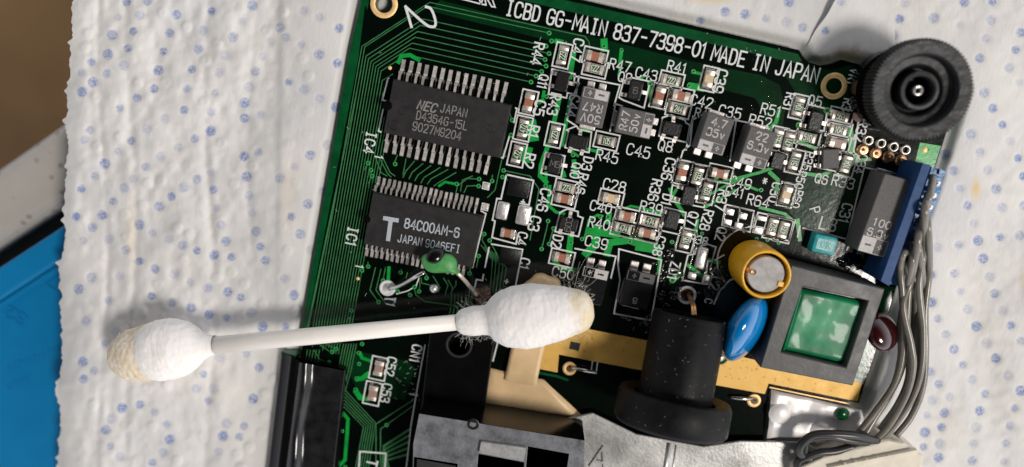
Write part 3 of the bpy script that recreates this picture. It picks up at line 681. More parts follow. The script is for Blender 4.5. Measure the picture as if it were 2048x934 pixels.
# outlined maker's letters cut by the frame
for pts in ([(885,-10),(935,1),(962,8),(965,0),(945,-12)], [(950,-25),(962,8),(972,10),(970,-2),(975,-1),(983,13),(990,14),(978,-20)]):
    outline(pts, 2.6, parent=B)
for st, x, y, h, a in (('R44',1075,107,21,-90), ('C44',1146,212,21,-90), ('R43',1108,208,21,-90), ('C5',1079,216,22,-90), ('R1',1067,261,22,-90), ('R2',1058,321,22,-90),
  ('Q11',1086,162,19,-90), ('C47',1154,100,21,-90), ('D3',1175,327,20,-90), ('Q10',1151,341,18,-90), ('R46',1163,367,20,-90), ('C46',1088,400,22,-90), ('C3',1069,447,22,-90), ('C4',1044,477,19,-90), ('C1',1049,526,20,-90),
  ('D2',1114,483,20,-90), ('IC4',740,285,21,-90), ('1',758,313,17,-90), ('IC1',704,471,21,-90), ('1',719,532,16,-90), ('T1',782,602,17,-90), ('CN1',832,706,20,-90), ('1',828,788,16,-90), ('C52',781,733,19,-90), ('C53',772,786,19,-90),
  ('R36',1310,380,21,-90), ('C36',1337,338,21,-90), ('D1',1334,398,20,-90), ('C38',1318,492,19,-90), ('ZD1',1348,540,20,-90), ('R28',1413,440,20,-90), ('R37',1443,400,20,-90), ('Q7',1385,437,20,-90),
  ('Q2',1442,468,20,-90), ('R31',1578,202,19,-90), ('R34',1692,216,18,-90), ('R32',1722,262,20,-90), ('C34',1722,328,18,-90), ('C31',1691,425,21,-90), ('VR1',1706,152,17,-90), ('C30',1550,385,19,-90), ('R60',1594,398,17,-90), ('R50',1601,360,17,-90), ('R35',1616,322,18,-90), ('L2',1430,566,20,-90), ('C',1417,602,15,-90), ('C39',1440,162,22,-90)):
    T(st, x, y, h, a, h*.15 if h > 17 else 2.6)
T('R47',1240,131,21,0); T('Q9',1250,155,20,0); T('C43',1293,148,21,0); T('R41',1352,134,21,0); T('C42',1403,203,22,0); T('R42',1408,228,18,0); T('C35',1460,224,22,0); T('R51',1540,220,22,0); T('R52',1520,243,22,0); T('Q5',1630,202,21,0)
T('R45',1214,313,22,0); T('C45',1277,302,23,0); T('Q8',1331,292,22,0); T('C28',1229,371,22,0); T('C40',1202,414,21,0); T('R39',1302,416,22,0); T('R40',1198,447,21,0); T('C39',1193,485,22,0); T('C50',1126,546,21,0)
T('C49',1481,365,21,0); T('C41',1468,384,20,0); T('R64',1516,402,22,0); T('R38',1398,480,17,0); T('Q6',1643,358,19,0); T('R33',1686,364,22,0); T('L3',1656,448,24,0); T('P',1630,420,20,-60)
T('+',1046,404,16,0,2.6); T('+',1013,563,16,0,2.4); T('*',1530,362,18,0); T('T',744,926,22,-90,3.6)
outline([(720,903),(772,907),(768,960),(716,960)], 3.4, parent=B)

# --- part builders
meshcache = {}
def cached(key, fn):
    if key not in meshcache: meshcache[key] = fn()
    return meshcache[key]
def chip2(kind, px, py, o='h', mark=None, ln=2.45, wd_=1.4, box=True, rot=0.0, flip=False):
    """two-terminal chip part; o: 'h' along the board's text, 'v' across it"""
    x, y = P(px, py, .75); a = (math.pi/2 if o == 'v' else 0) + rot + random.uniform(-.03, .03)
    name = 'chip_resistor' if kind == 'R' else 'chip_capacitor'; hh = .62 if kind == 'R' else .85
    key = (kind, ln, wd_)
    if kind == 'R':
        me = cached(key, lambda: MB().box(0, 0, .06, hh, ln*.9, wd_, .08).mesh(name, M['rwhite']))
    else:
        me = cached(key, lambda: MB().box(0, 0, .06, hh, ln*.9, wd_*.96, .12).mesh(name, M[{'B':'cbrown','T':'ctan','G':'cgrey'}[kind]]))
    p = link(name, me, B, (x, y, 0), a)
    if kind == 'R': link('printed_film', cached(('film', ln, wd_), lambda: MB().box(0, 0, hh-.02, hh+.03, ln*.60, wd_*.88, .02).mesh('printed_film', M['rbody'])), p)
    def cap():
        mb = MB(); e = ln*.5; i = ln*(.33 if kind == 'R' else .23); w = wd_/2+.03
        prof = [(i, 0), (i, hh+.05), (e-.05, hh+.05), (e+.04, hh-.06), (e+.1, .42), (e+.32, .12), (e+.42, 0)]
        prof = prof[:5]+[(e+.04, 0)]
        n = len(prof); vs = []
        for s_, f in ((-1, 1), (-.86, 1), (.86, 1), (1, 1)):
            for q, (u_, z_) in enumerate(prof):
                zz = z_ - (.07 if abs(s_) == 1 and z_ > .1 else 0); vs.append((u_, s_*w, zz))
        fs = [(r*n+q, r*n+q+1, (r+1)*n+q+1, (r+1)*n+q) for r in range(3) for q in range(n-1)]
        fs += [tuple(range(n))[::-1], tuple(3*n+q for q in range(n))]
        return mb.add(vs, fs).mesh('end_cap', M['endcap'], ang=40)
    def fil():
        e = ln*.5; prof = [(e-.02,hh-.12),(e+.06,hh-.14),(e+.14,.42),(e+.34,.14),(e+.46,0),(e-.02,0)]; n = len(prof); w = wd_/2+.08
        vs = [(u_, s_*w*(1-.12*(k_ in (3,4))), z_) for s_ in (-1,1) for k_, (u_, z_) in enumerate(prof)]
        return MB().add(vs, [tuple(range(n))[::-1], tuple(range(n,2*n))]+[(q, (q+1) % n, (q+1) % n+n, q+n) for q in range(n)]).mesh('solder_fillet', M['fil'], ang=60)
    fm = cached(('fil', kind, ln, wd_), fil); link('solder_fillet', fm, p); link('solder_fillet', fm, p).rotation_euler.z = math.pi
    cm = cached(('cap', kind, ln, wd_), cap)
    link('end_cap', cm, p); c2 = link('end_cap', cm, p); c2.rotation_euler.z = math.pi
    if mark:
        mb = MB(); u_ = wd_*.56/6; tot = 5.0*len(mark)-1; cx = -tot/2; zz = hh+.045
        # digits run across the film
        for c in mark:
            for kk, pts in GL.get(c, []):
                q = chaikin(pts, kk == 'c', 1) if kk in 'cs' else pts
                q = [((cx+gx)*u_*.62, (gy-3)*u_*1.15) for gx, gy in q]
                if o == 'v' and not flip: pass
                if flip: q = [(-a_, -b_) for a_, b_ in q]
                mb.ribbon(q, .10, zz, kk == 'c'); zz += .001
            cx += 5.0
        mm = mb.obj('printed_number', M['mark'], p)
        if o == 'v': mm.rotation_euler.z = 0
    if box: rect(px, py, *((ln*13*1.5, wd_*13*1.75) if o == 'h' else (wd_*13*1.75, ln*13*1.5)), wpx=3.0, parent=B)
    return p
def sot(px, py, rot=0, w=2.0, l=2.9, m='chipdark', print_=None, box=True):
    """three-lead transistor; rot 0 = two leads on the left, one on the right"""
    h = 1.15; x, y = P(px, py, h)
    me = cached(('sot', w, l, m), lambda: MB().box(0, 0, .15, h, w, l, .18).mesh('transistor', M[m]))
    p = link('transistor', me, B, (x, y, 0), math.radians(rot))
    lm = cached(('lead', w), lambda: MB().add(
        [(a, s_*.28, z) for s_ in (-1, 1) for a, z in ((w/2-.1,.75),(w/2+.25,.75),(w/2+.42,.15),(w/2+.95,.12),(w/2+1.0,0),(w/2-.1,0))],
        [tuple(range(6)), tuple(range(11,5,-1))]+[((q+1) % 6, q, q+6, (q+1) % 6+6) for q in range(6)]).mesh('lead', M['pin']))
    for yy, r in ((-.95, math.pi), (.95, math.pi), (0, 0)):
        q = link('lead', lm, p, (0, yy*l/2.9, 0)); q.rotation_euler.z = r
    if print_:
        mb = MB(); u_ = .16
        for i, c in enumerate(print_):
            for kk, pts in GL[c]:
                q = chaikin(pts, kk == 'c', 1) if kk in 'cs' else pts
                mb.ribbon([((gx-2)*u_-(len(print_)-1)*.4+i*.8, (gy-3)*u_) for gx, gy in q], .07, h+.012, kk == 'c')
        mb.obj('printed_mark', M['print'], p)
    return p
def tant(px, py, w, l, h, rot, lines, m='tant', glossy=False, lsz=.9, bandf=.26, twist=0, bandm='band'):
    """moulded tantalum capacitor, px py = middle of the top face; polarity band at local -y"""
    x, y = P(px, py, h)
    p = link('tantalum_capacitor', MB().box(0, 0, .35, h, w, l, .16).mesh('tantalum_capacitor', M[m]), B, (x, y, 0), math.radians(rot+twist))
    MB().box(0, -l/2+l*bandf/2+.08, h-.04, h+.02, w-.3, l*bandf, .02).obj('polarity_band', M[bandm], p)
    MB().box(w*.24, -l/2+l*bandf/2+.08, h-.03, h+.03, w*.40, l*bandf*.92, .01).obj('polarity_field', M['tant' if m == 'tant' else 'tantw'], p)
    def loc(st, cx, cy, u_, mm, nm, xs=.8, sw=.18):
        mb = MB(); adv = 5.8; tot = sum(2.6 if c in '.' else adv for c in st)-(adv-4); xx = -tot/2
        for c in st:
            for kk, pts in GL[c]:
                q = chaikin(pts, kk == 'c', 2) if kk in 'cs' else pts
                mb.ribbon([(cx+(xx+gx-(1 if c == '.' else 0))*u_*xs, cy+(gy-3)*u_) for gx, gy in q], sw, h+.05, kk == 'c')
            xx += 2.6 if c == '.' else adv
        mb.obj(nm, M[mm], p)
    loc('+', w*.22, -l/2+l*bandf/2+.08, .17, bandm, 'plus_sign'); 
    MB().box(-w*.2, -l/2+l*bandf/2+.08, h+.02, h+.045, w*.22, .26).obj('minus_sign', M['tant' if m == 'tant' else 'tantw'], p)
    for i, st in enumerate(lines):
        loc(st, 0, l*.5-l*.2-i*lsz*1.45, lsz/6, 'print' if m != 'tant' else 'band', 'printed_value', .95)
    for s_ in (-1, 1):
        MB().box(s_*w*.22, -l/2-.45, 0, .35, w*.28, 1.1, .12).obj('terminal', M['pin'], p)
        MB().box(0, l/2+.28, 0, .35, w*.6, .7, .12).obj('terminal', M['pin'], p) if s_ == 1 else None
    return p
def gull(w, out, z1, foot):
    prof = [(-.1,z1+.1),(out*.30,z1+.1),(out*.42,z1-.02),(out*.50,.35),(out*.56,.2),(out,.16),(out+.12,.0),(out*.46,0),(out*.36,.25),(out*.30,z1-.12),(-.1,z1-.12)]
    n = len(prof); vs = []
    for s_, kx in ((-1,1),(1,1)):
        for q, (a, z) in enumerate(prof):
            ww = w/2*(.72 if a < out*.4 else 1.12); vs.append((s_*ww, a, z))
    return MB().add(vs, [tuple(range(n-1,-1,-1)), tuple(range(n,2*n))]+[(q, (q+1) % n, (q+1) % n+n, q+n) for q in range(n)]).mesh('pin', M['pin'])
def soic(px, py, w, l, h, n, pitch, pw, out, firsttop, firstbot, label):
    x, y = P(px, py, h)
    def body():
        mb = MB(); zs = ((w-.35, l-.35, .25), (w, l, h*.52), (w, l, h*.56), (w-.34, l-.34, h-.06), (w-.46, l-.46, h))
        vs = []
        for a, b, z in zs: vs += [(-a/2,-b/2,z),(a/2,-b/2,z),(a/2,b/2,z),(-a/2,b/2,z)]
        fs = [(3,2,1,0),(16,17,18,19)]+[(k*4+i, k*4+(i+1) % 4, k*4+4+(i+1) % 4, k*4+4+i) for k in range(4) for i in range(4)]
        return mb.add(vs, fs).mesh('integrated_circuit', M['chip'])
    p = tag(link('integrated_circuit', body(), B, (x, y, 0)), label)
    pm = gull(pw, out, h*.52, 1)
    for (fx, fy), r, sy in ((firsttop, 0, 1), (firstbot, math.pi, -1)):
        x0 = P(fx, fy, .3)[0] - x
        for k in range(n):
            q = link('pin', pm, p, (x0+k*pitch, sy*l/2, 0)); q.rotation_euler = (random.uniform(-.035, .035), random.uniform(-.06, .06), r + random.uniform(-.03, .03)); q.location.y += random.uniform(-.06, .06)*S
    return p

# --- the two large chips
k4 = 1/PXMM(894, 238)
ic4 = soic(893, 238, 18.4, 8.35, 2.5, 14, 1.232, .52, 3.05, (805,135), (772,300), 'long black memory chip with fourteen pins a side')
t = txt('NEC', 855, 213, 17, 0, 2.515, 'print', 3.2, ic4, xs=.85, adv=5.6, slant=.25, name='printed_text'); t.location = (-ic4.location.x, -ic4.location.y, 0)
for s_, (a, b) in (('JAPAN', (908,221)), ('D4364G-15L', (884,241)), ('9027M9204', (874,262))):
    t = txt(s_, a, b, 16.5, 0, 2.515, 'print', 1.9, ic4, xs=.72, adv=5.7, name='printed_text')
    t.location = (-ic4.location.x, -ic4.location.y, 0)
for a, b, r in ((806,221,9), (787,250,10), (981,257,8)):
    x, y = P(a, b, 2.5); t = MB().ring(x, y, r*k4*.82, r*k4, 2.46, 2.512, 24).obj('mould_dimple', M['chipdark'], ic4, smooth=True); t.location = (-ic4.location.x, -ic4.location.y, 0)
x, y = P(770, 210, 2.5); t = MB().lathe([(.01,2.515),(.75,2.513)], 24, (x+.35, y, 0)).obj('pin_one_notch', M['black'], ic4); t.location = (-ic4.location.x, -ic4.location.y, 0)
outline([(778,156),(776,157),(765,200),(772,202)], 3, parent=B, closed=False); outline([(766,219),(757,262),(762,264)], 3, parent=B, closed=False)
outline([(1031,216),(1034,217),(1028,245)], 3, parent=B, closed=False); outline([(1019,272),(1006,316),(1003,315)], 3, parent=B, closed=False)
ic1 = soic(845, 461, 17.7, 8.55, 2.3, 20, .835, .40, 2.15, (757,362), (733,506), 'black processor chip marked with a large T')
for s_, (a, b), h_, w_, xs in (('84C00AM-6', (864,456), 19, 2.9, .70), ('JAPAN 9046EFI', (858,487), 15.5, 2.1, .70)):
    t = txt(s_, a, b, h_, 2, 2.315, 'printT', w_, ic1, xs=xs, adv=5.7, name='printed_text'); t.location = (-ic1.location.x, -ic1.location.y, 0)
t = txt('T', 779, 459, 42, 3, 2.315, 'printT', 8.5, ic1, xs=.92, name='printed_logo'); t.location = (-ic1.location.x, -ic1.location.y, 0)
x, y = P(731, 438, 2.3); t = MB().lathe([(.01,2.315),(.6,2.313)], 24, (x+.2, y, 0)).obj('pin_one_notch', M['black'], ic1); t.location = (-ic1.location.x, -ic1.location.y, 0)
outline([(962,422),(972,427),(945,535)], 2.6, parent=B, closed=False); outline([(746,379),(752,381)], 2.4, parent=B, closed=False)
for a, b in ((972,372),(970,414)):
    x, y = P(a, b); MB().box(x, y, 0, .12, .8, .8, .05).obj('test_pad', M['endcap'], B); rect(a, b, 13, 13, 2, parent=B)

# --- small two-terminal parts
for args in (
 ('R',1125,111,'v','223'), ('R',1190,137,'h','223',None,True), ('B',1190,113,'h'), ('R',1109,270,'v','223'), ('R',1213,282,'h','105'),
 ('R',1133,376,'h','223'), ('B',1129,398,'h'), ('B',1124,516,'h'), ('B',1057,205,'v'), ('R',1046,257,'v','472'), ('R',1034,309,'v','472'),
 ('B',1319,192,'v'), ('B',1362,192,'h'), ('R',1357,218,'h','244'), ('R',1343,161,'h','222'), ('T',1418,158,'v'), ('B',1365,345,'v'), ('R',1396,353,'v','563'),
 ('B',1440,347,'h'), ('R',1414,384,'v','103'), ('T',1222,397,'h'), ('B',1254,433,'h'), ('R',1301,443,'h','474'), ('R',1247,457,'h','474'), ('B',1294,467,'h'),
 ('R',1372,481,'v','105'), ('R',1598,214,'v','104'), ('R',1682,233,'h','563'), ('R',1678,260,'h','104'), ('G',1676,287,'h'), ('R',1616,275,'h','510'), ('R',1578,285,'v','471'),
 ('R',1556,278,'v','563'), ('R',1590,323,'v','511'), ('R',1694,329,'v','104'), ('T',1573,390,'v'), ('R',1546,455,'v','512'), ('R',1568,461,'v','473'),
 ('G',757,737,'v'), ('G',745,787,'v')):
    kind, px, py, o_ = args[:4]; mk = args[4] if len(args) > 4 else None
    chip2(kind, px, py, o_, mk, flip=len(args) > 6)
chip2('B', 1015, 467, 'h', ln=2.2, wd_=1.3, box=False)

# --- transistors
for a, b, r, pr in ((1125,163,0,None), (1157,284,90,None), (1110,328,0,'M6'), (1137,449,90,'6D3'), (1271,181,0,'6'), (1344,258,90,None), (1378,392,0,None), (1345,440,0,None), (1632,243,0,None)):
    sot(a, b, r, print_=pr)
sot(1556, 322, 0, w=1.9, l=2.6); q = sot(1662, 318, 15, w=2.5, l=3.0, m='tant')
for pts in ([(1104,138),(1150,148),(1148,164),(1158,167),(1148,188),(1135,186),(1133,196),(1097,188)], [(1133,260),(1153,252),(1157,258),(1183,264),(1178,305),(1130,295),(1137,262)],
  [(1092,305),(1130,312),(1122,355),(1082,346)], [(1120,425),(1134,418),(1156,423),(1156,432),(1166,436),(1157,473),(1110,463)], [(1247,162),(1262,155),(1300,163),(1288,216),(1246,200),(1238,195)],
  [(1325,235),(1342,230),(1370,240),(1372,246),(1380,250),(1374,285),(1318,272)], [(1345,370),(1415,385),(1408,415),(1340,402)], [(1330,415),(1372,425),(1368,455),(1362,470),(1318,460)],
  [(1615,208),(1655,218),(1648,262),(1600,255)], [(1640,295),(1690,305),(1682,345),(1636,335)], [(1238,498),(1323,520),(1302,641),(1228,627),(1240,560),(1236,530)], [(1150,497),(1232,513),(1222,556)],
  [(1395,497),(1410,487),(1432,494),(1424,523),(1416,521),(1408,568),(1364,560),(1376,510),(1390,508)], [(1148,152),(1240,170),(1228,212)], [(1220,262),(1231,208),(1245,212)], [(1158,152),(1152,190),(1143,200),(1134,240),(1150,250)],
  [(1372,300),(1384,240),(1392,236)], [(1470,240),(1536,254)], [(1386,232),(1380,290),(1366,302),(1356,335)], [(1472,243),(1460,322)], [(1730,335),(1845,358)], [(1728,337),(1688,503),(1694,506)], [(1740,140),(1726,172),(1722,200),(1726,226)], [(1732,134),(1745,140)],
  [(1606,456),(1692,478)], [(1600,452),(1595,474)], [(1430,520),(1448,510)]):
    outline(pts, 3.0, parent=B, closed=pts[0][0] not in (1148,1220,1158,1372,1470,1386,1472,1730,1728,1740,1732,1606,1600,1430,1150))
# empty pads
def pad(px, py, w, h, m='solder', z=.22, name='solder_pad', b=.12):
    x, y = P(px, py, z); k = 1/PXMM(px, py); return MB().box(x, y, 0, z, w*k, h*k, b).obj(name, M[m], B, ang=50)
outline([(1452,409),(1508,422),(1500,464),(1444,450)], 3, parent=B); outline([(1480,415),(1474,458)], 2.5, parent=B, closed=False)
for a, b in ((1460,424),(1486,432),(1455,445),(1478,452)): pad(a, b, 17, 13)
outline([(1516,425),(1588,440),(1578,482),(1506,464)], 3, parent=B); pad(1524,437,20,10); pad(1517,461,18,12)
outline([(1013,349),(1067,361),(1058,410),(1040,407)], 3.2, parent=B, closed=False); outline([(1013,349),(1002,398),(994,397),(985,440),(990,442),(984,475),(1032,488),(1036,470)], 3.2, parent=B, closed=False)
pad(1038,376,44,36,'chipdark',.25,'scorched_pad'); pad(1005,422,24,36,'solder',.6,b=.5); pad(1047,431,28,40,'solder',.65,b=.5)
outline([(983,488),(1045,499),(1030,578),(1026,577)], 3, parent=B, closed=False); outline([(978,495),(970,535)], 3, parent=B, closed=False); outline([(967,549),(965,561),(953,559),(948,580)], 3, parent=B, closed=False)
pad(1020,514,42,34,'chipdark',.12,'scorched_pad')
pad(1404,517,20,44,'solder',.7,b=.6); pad(1385,552,17,14,'solder',.4,b=.3); pad(1413,560,14,20,'solder',.5,b=.3)
outline([(1345,510),(1345,512)], 2, parent=B, closed=False)
# --- tantalum capacitors
tant(1186, 215, 4.1, 5.6, 3.0, 180, ['50V', 'R47'], lsz=1.15, twist=0)
tant(1270, 246, 3.9, 5.4, 2.6, 90, ['R47', '50v'], lsz=1.1)
tant(1431, 268, 4.15, 5.6, 4.2, 0, ['4.7', '35v'], lsz=1.1, twist=-4)
tant(1516, 296, 4.2, 5.7, 4.6, 0, ['22', '6.3v'], lsz=1.1, twist=-4)
tant(1185, 572, 4.2, 5.8, 2.6, 180, ['22'], m='tantw')
tant(1275, 580, 4.6, 5.9, 2.7, 180, ['6'], m='tantw', bandm='tant')
tant(1769, 432, 4.3, 12.0, 5.4, 0, ['', '', '', '100', '6.3v'], lsz=1.1, bandf=.2, twist=-3)
# --- L3 moulded inductor
x, y = P(1650, 490, 2.2); p = link('moulded_inductor', MB().box(0,0,.2,2.2,3.6,2.9,.3).mesh('moulded_inductor', M['cyan'], ang=40), B, (x,y,0))
MB().box(0,0,2.2,2.26,2.6,1.7,.04).obj('print_field', mat('pale_turquoise',(.30,.55,.55),.5,var=.3,vscale=2500), p)
tm = txt('101K', 1650, 490, 13, 0, 2.29, 'cyan', 1.8, p, xs=.6, name='printed_value'); tm.location = (-p.location.x, -p.location.y, 0)

# --- thumbwheel of the volume control
kx, ky = P(1845, 181, 10.2); kr = 103/PXMM(1845, 181, 10.2)
kn = link('thumbwheel', None, B, (kx, ky, 0)); kn['label'] = 'black knurled volume wheel'
NT = 84; n = NT*4
def teeth(t, i, h):
    f = (t*NT/(2*math.pi)) % 1.0; tri = 1-abs(2*f-1)
    return 1.0 - .05*(1-min(1, tri*1.2)) if i in TE else 1.0
TE = {1, 2, 3, 4, 5}
MB().lathe([(kr*.55,7.3),(kr*.985,7.3),(kr*1.0,7.5),(kr*1.0,9.85),(kr*.985,10.1),(kr*.96,10.2),(kr*.72,10.12),(kr*.70,10.0),(kr*.69,9.75),(kr*.675,9.55),(kr*.665,8.8),(kr*.65,8.65),(kr*.52,8.5),(kr*.49,8.3),(kr*.43,7.2),(kr*.385,7.1),(kr*.38,9.3),(kr*.365,9.5),(kr*.31,9.55),(kr*.285,9.4),(kr*.275,9.2),(kr*.27,6.2),(kr*.2,6.1),(kr*.13,5.0)], n, mod=teeth).obj('knurled_rim', M['rubber'], kn, ang=22)
MB().lathe([(.01,6.02),(kr*.16,6.02),(kr*.15,8.0),(kr*.12,8.4)], 32).obj('hub', M['black'], kn, ang=40)
MB().lathe([(kr*.05,7.4),(kr*.055,8.9),(kr*.075,9.1),(kr*.105,8.95),(kr*.12,8.5),(kr*.12,6.0)], 32).obj('shaft_pin', M['steel'], kn, smooth=True)
MB().lathe([(.01,0),(kr*.86,0),(kr*.86,2.7),(kr*.7,3.0),(kr*.7,7.3)], 48, (kx, ky, 0)).obj('potentiometer_body', M['black'], B, ang=40)
for i, (a, b) in enumerate(((1738,281),(1763,287),(1788,294),(1812,300))):
    x, y = P(a, b, .6); MB().lathe([(.85,0),(.82,.45),(.62,.62),(.42,.5),(.38,.1)], 24, (x, y, 0)).obj('solder_eyelet', M['greyeye'], B, smooth=True)
for i, (a, b) in enumerate(((1727,300),(1753,307),(1778,314),(1803,321))):
    x, y = P(a, b, .6); MB().lathe([(.95,0),(.9,.45),(.6,.75),(.35,.5),(.01,.9)], 24, (x, y, 0)).obj('solder_eyelet', M['copperpad'], B, smooth=True)
x, y = P(1850, 300, .1); MB().lathe([(.01,.12),(.3,.1),(.5,.0)], 16, (x,y,0)).obj('test_point', M['ring'], B, smooth=True)
outline([(1717,243),(1712,275),(1705,320)], 4, parent=B, closed=False)
x, y = P(1718, 232, .5); MB().lathe([(.8,0),(.9,.5),(.6,1.0),(.01,1.1)], 20, (x, y, 0)).obj('solder_joint', M['cgrey'], B, smooth=True)

# --- yellow sleeved inductor
ax, ay = P(1533, 550, 8.4); p = link('sleeved_inductor', None, B, (ax, ay, 0)); p['label'] = 'yellow sleeved drum inductor'
r = 41.5/PXMM(1533, 550, 8.0)
MB().lathe([(r*1.22,.4),(r*1.24,1.0),(r*1.22,7.6),(r*1.18,8.3),(r*1.10,8.45),(r*1.05,8.1),(r*1.03,6.5)], 56, mod=lambda t, i, h: 1+.012*math.sin(3*t+h)).obj('heat_shrink_sleeve', M['yellow'], p, smooth=True)
MB().lathe([(r*.30,0.3),(r*.95,.3),(r*.95,1.6),(r*.5,2),(r*.5,6.4),(r*.88,6.6),(r*.90,7.9),(r*.86,8.1),(.01,8.1)], 48).obj('drum_core', M['fergrey'], p, ang=35)
MB().tube([(-r*.95,r*.05,6.0),(-r*.92,r*.08,7.4),(-r*.80,r*.02,8.3),(-r*.62,-r*.02,8.2)], .38, 10).obj('copper_lead', M['copper'], p, smooth=True)
MB().lathe([(.01,8.13),(r*.13,8.13)], 16, (-r*.60, -r*.02, 0)).obj('core_notch', M['hole'], p)
MB().box(r*.80, -r*.30, 7.9, 8.3, .9, .8, .1).obj('glue_drop', M['yellow'], p)
c0 = P(1503, 520, .05); kk = 1/PXMM(1503, 520)
MB().ribbon([(c0[0]+68*kk*math.cos(a/20*math.pi), c0[1]+68*kk*math.sin(a/20*math.pi)) for a in range(8, 27)], 3*kk, .05).obj('silkscreen_outline', M['silk'], B)
outline([(1428,608),(1440,580),(1460,560),(1475,556)], 3, parent=B, closed=False)

# --- blue disc capacitor, dark red disc capacitor
def lens(c, r, th, nrm, m, name, parent, sx=1.0, mod=None):
    prof = [(max(.01, r*math.cos(a)), th*math.sin(a)) for a in [math.radians(-90+12*i) for i in range(16)]]
    prof = [(rr, hh) for rr, hh in prof]
    return MB().lathe(prof, 40, c, nrm, mod=mod).obj(name, m, parent, smooth=True)
bc = P3(1490, 658, 5.4)
o = lens((bc.x, bc.y, bc.z), 5.9, 2.4, (.86, -.2, .5), M['bluecap'], 'disc_capacitor', B, mod=lambda t, i, h: 1+.08*math.sin(2*t+1.2)); o['label'] = 'glossy blue disc capacitor'
b2 = P3(1470, 688, 1.6); b3 = P3(1492, 700, 2.4); MB().tube([b2, (b2+b3)/2, b3], [1.0,1.3,1.0], 14).obj('coated_lead', M['bluecap'], B, smooth=True)
x, y = P(1441, 714, .6); MB().lathe([(1.0,.05),(.75,.5),(.45,.95),(.01,1.05)], 24, (x, y, 0)).obj('solder_joint', M['solder'], B, smooth=True)
MB().ring(x, y, 1.0, 1.5, .0, .14, 28).obj('solder_ring', M['plane2'], B, smooth=True)
rc = P3(1763, 662, 3.2); o = lens((rc.x, rc.y, rc.z), 3.2, 1.7, (.35, .4, .6), M['redcap'], 'disc_capacitor', B); o['label'] = 'dark red disc capacitor'
MB().tube([P3(1765,640,1.5), P3(1762,620,0)], .3, 8).obj('capacitor_lead', M['steel'], B, smooth=True)

# --- transformer: ferrite frame with green taped winding
TH = 7.5
outer = PP([(1583,530),(1770,578),(1706,772),(1520,735)], TH); inner = PP([(1606,573),(1736,602),(1692,735),(1562,704)], TH)
p = MB().plate(outer, .6, TH, [inner]).obj('transformer', M['ferrite'], B); p['label'] = 'square ferrite transformer with green taped winding'
md = p.modifiers.new('edge', 'BEVEL'); md.width = .00018; md.segments = 2; md.limit_method = 'ANGLE'
def gridsheet(corners, z, amp, n=36, seed=0, h=None):
    """slightly wrinkled sheet over a quad given in photograph pixels at height z"""
    a, b, c, d = [Vector(P(*q, z)) for q in corners]; vs = []; fs = []
    for j in range(n+1):
        for i in range(n+1):
            u, v = i/n, j/n; q = (a*(1-u)+b*u)*(1-v)+(d*(1-u)+c*u)*v
            e = min(u, 1-u, v, 1-v)
            vs.append((q.x, q.y, z+amp*noise.noise(Vector((q.x*.35+seed, q.y*.35, seed)))+amp*.12*noise.noise(Vector((q.x*1.1, q.y*.9, seed+3))) - (max(0, .06-e)/.06)**2*.5))
    for j in range(n):
        for i in range(n): k = j*(n+1)+i; fs.append((k, k+n+1, k+n+2, k+1))
    return MB().add(vs, fs)
gridsheet([(1602,578),(1730,605),(1690,728),(1563,700)], TH-1.1, .14, seed=5).obj('winding_tape', M['greentape'], p, smooth=True)
MB().plate(PP([(1598,568),(1742,598),(1698,742),(1556,708)], TH-3), .7, TH-2.2).obj('winding_former', M['black'], p)
for pts in ([(1567,700),(1600,590),(1603,580)], [(1695,728),(1728,620)]):
    MB().tube([P3(a, b, TH-.75) for a, b in pts], .22, 8).obj('tape_fold', M['greentape'], p, smooth=True)

# --- rubber sleeve with flange
c1 = P3(1380, 630, 6.4); c2_ = P3(1350, 792, 8.6)
axv = (c1-c2_).normalized(); Lc = (c1-c2_).length; rr = 74/PXMM(1362, 700, 8)
p = link('rubber_boot', None, B, (c2_.x, c2_.y, c2_.z)); p['label'] = 'black rubber sleeve with round flange'
q_ = Vector((0,0,1)).rotation_difference(axv); p.rotation_mode = 'QUATERNION'; p.rotation_quaternion = q_
MB().lathe([(.01,-1.5),(rr*.98,-1.5),(rr*1.0,0),(rr,Lc-.5),(rr*.97,Lc-.1),(rr*.92,Lc),(rr*.80,Lc-.05),(rr*.78,Lc-1.5),(.01,Lc-1.5)], 64).obj('sleeve_tube', M['sleeve'], p, ang=40)
MB().lathe([(rr*1.06,-1.2),(rr*1.10,-.3),(rr*1.38,.35),(rr*1.48,.2),(rr*1.54,-.6),(rr*1.54,-4.2),(rr*1.45,-4.8),(rr*.6,-5.0)], 72).obj('flange', M['sleeve'], p, ang=50)
MB().lathe([(rr*.99,-1.0),(rr*1.12,-1.0)], 64).obj('flange_groove', M['amber'], p)
for i, off in enumerate((0, 5)):
    MB().tube(spline([P3(1374+off*.4, 588, -.8), P3(1380+off*.6, 598, 2.5), P3(1384+off, 612, 5.0), P3(1386+off, 632, 6.0)], 6), .26, 8).obj('copper_wire', M['copper'], B, smooth=True)
x, y = P(1374, 590); MB().ring(x, y, 1.05, 1.5, 0, .12, 32).obj('hole_ring', M['silk'], B, smooth=True); MB().lathe([(.01,-.5),(1.05,-.35),(1.06,.08)], 28, (x,y,0)).obj('solder_well', M['rust'], B, smooth=True)

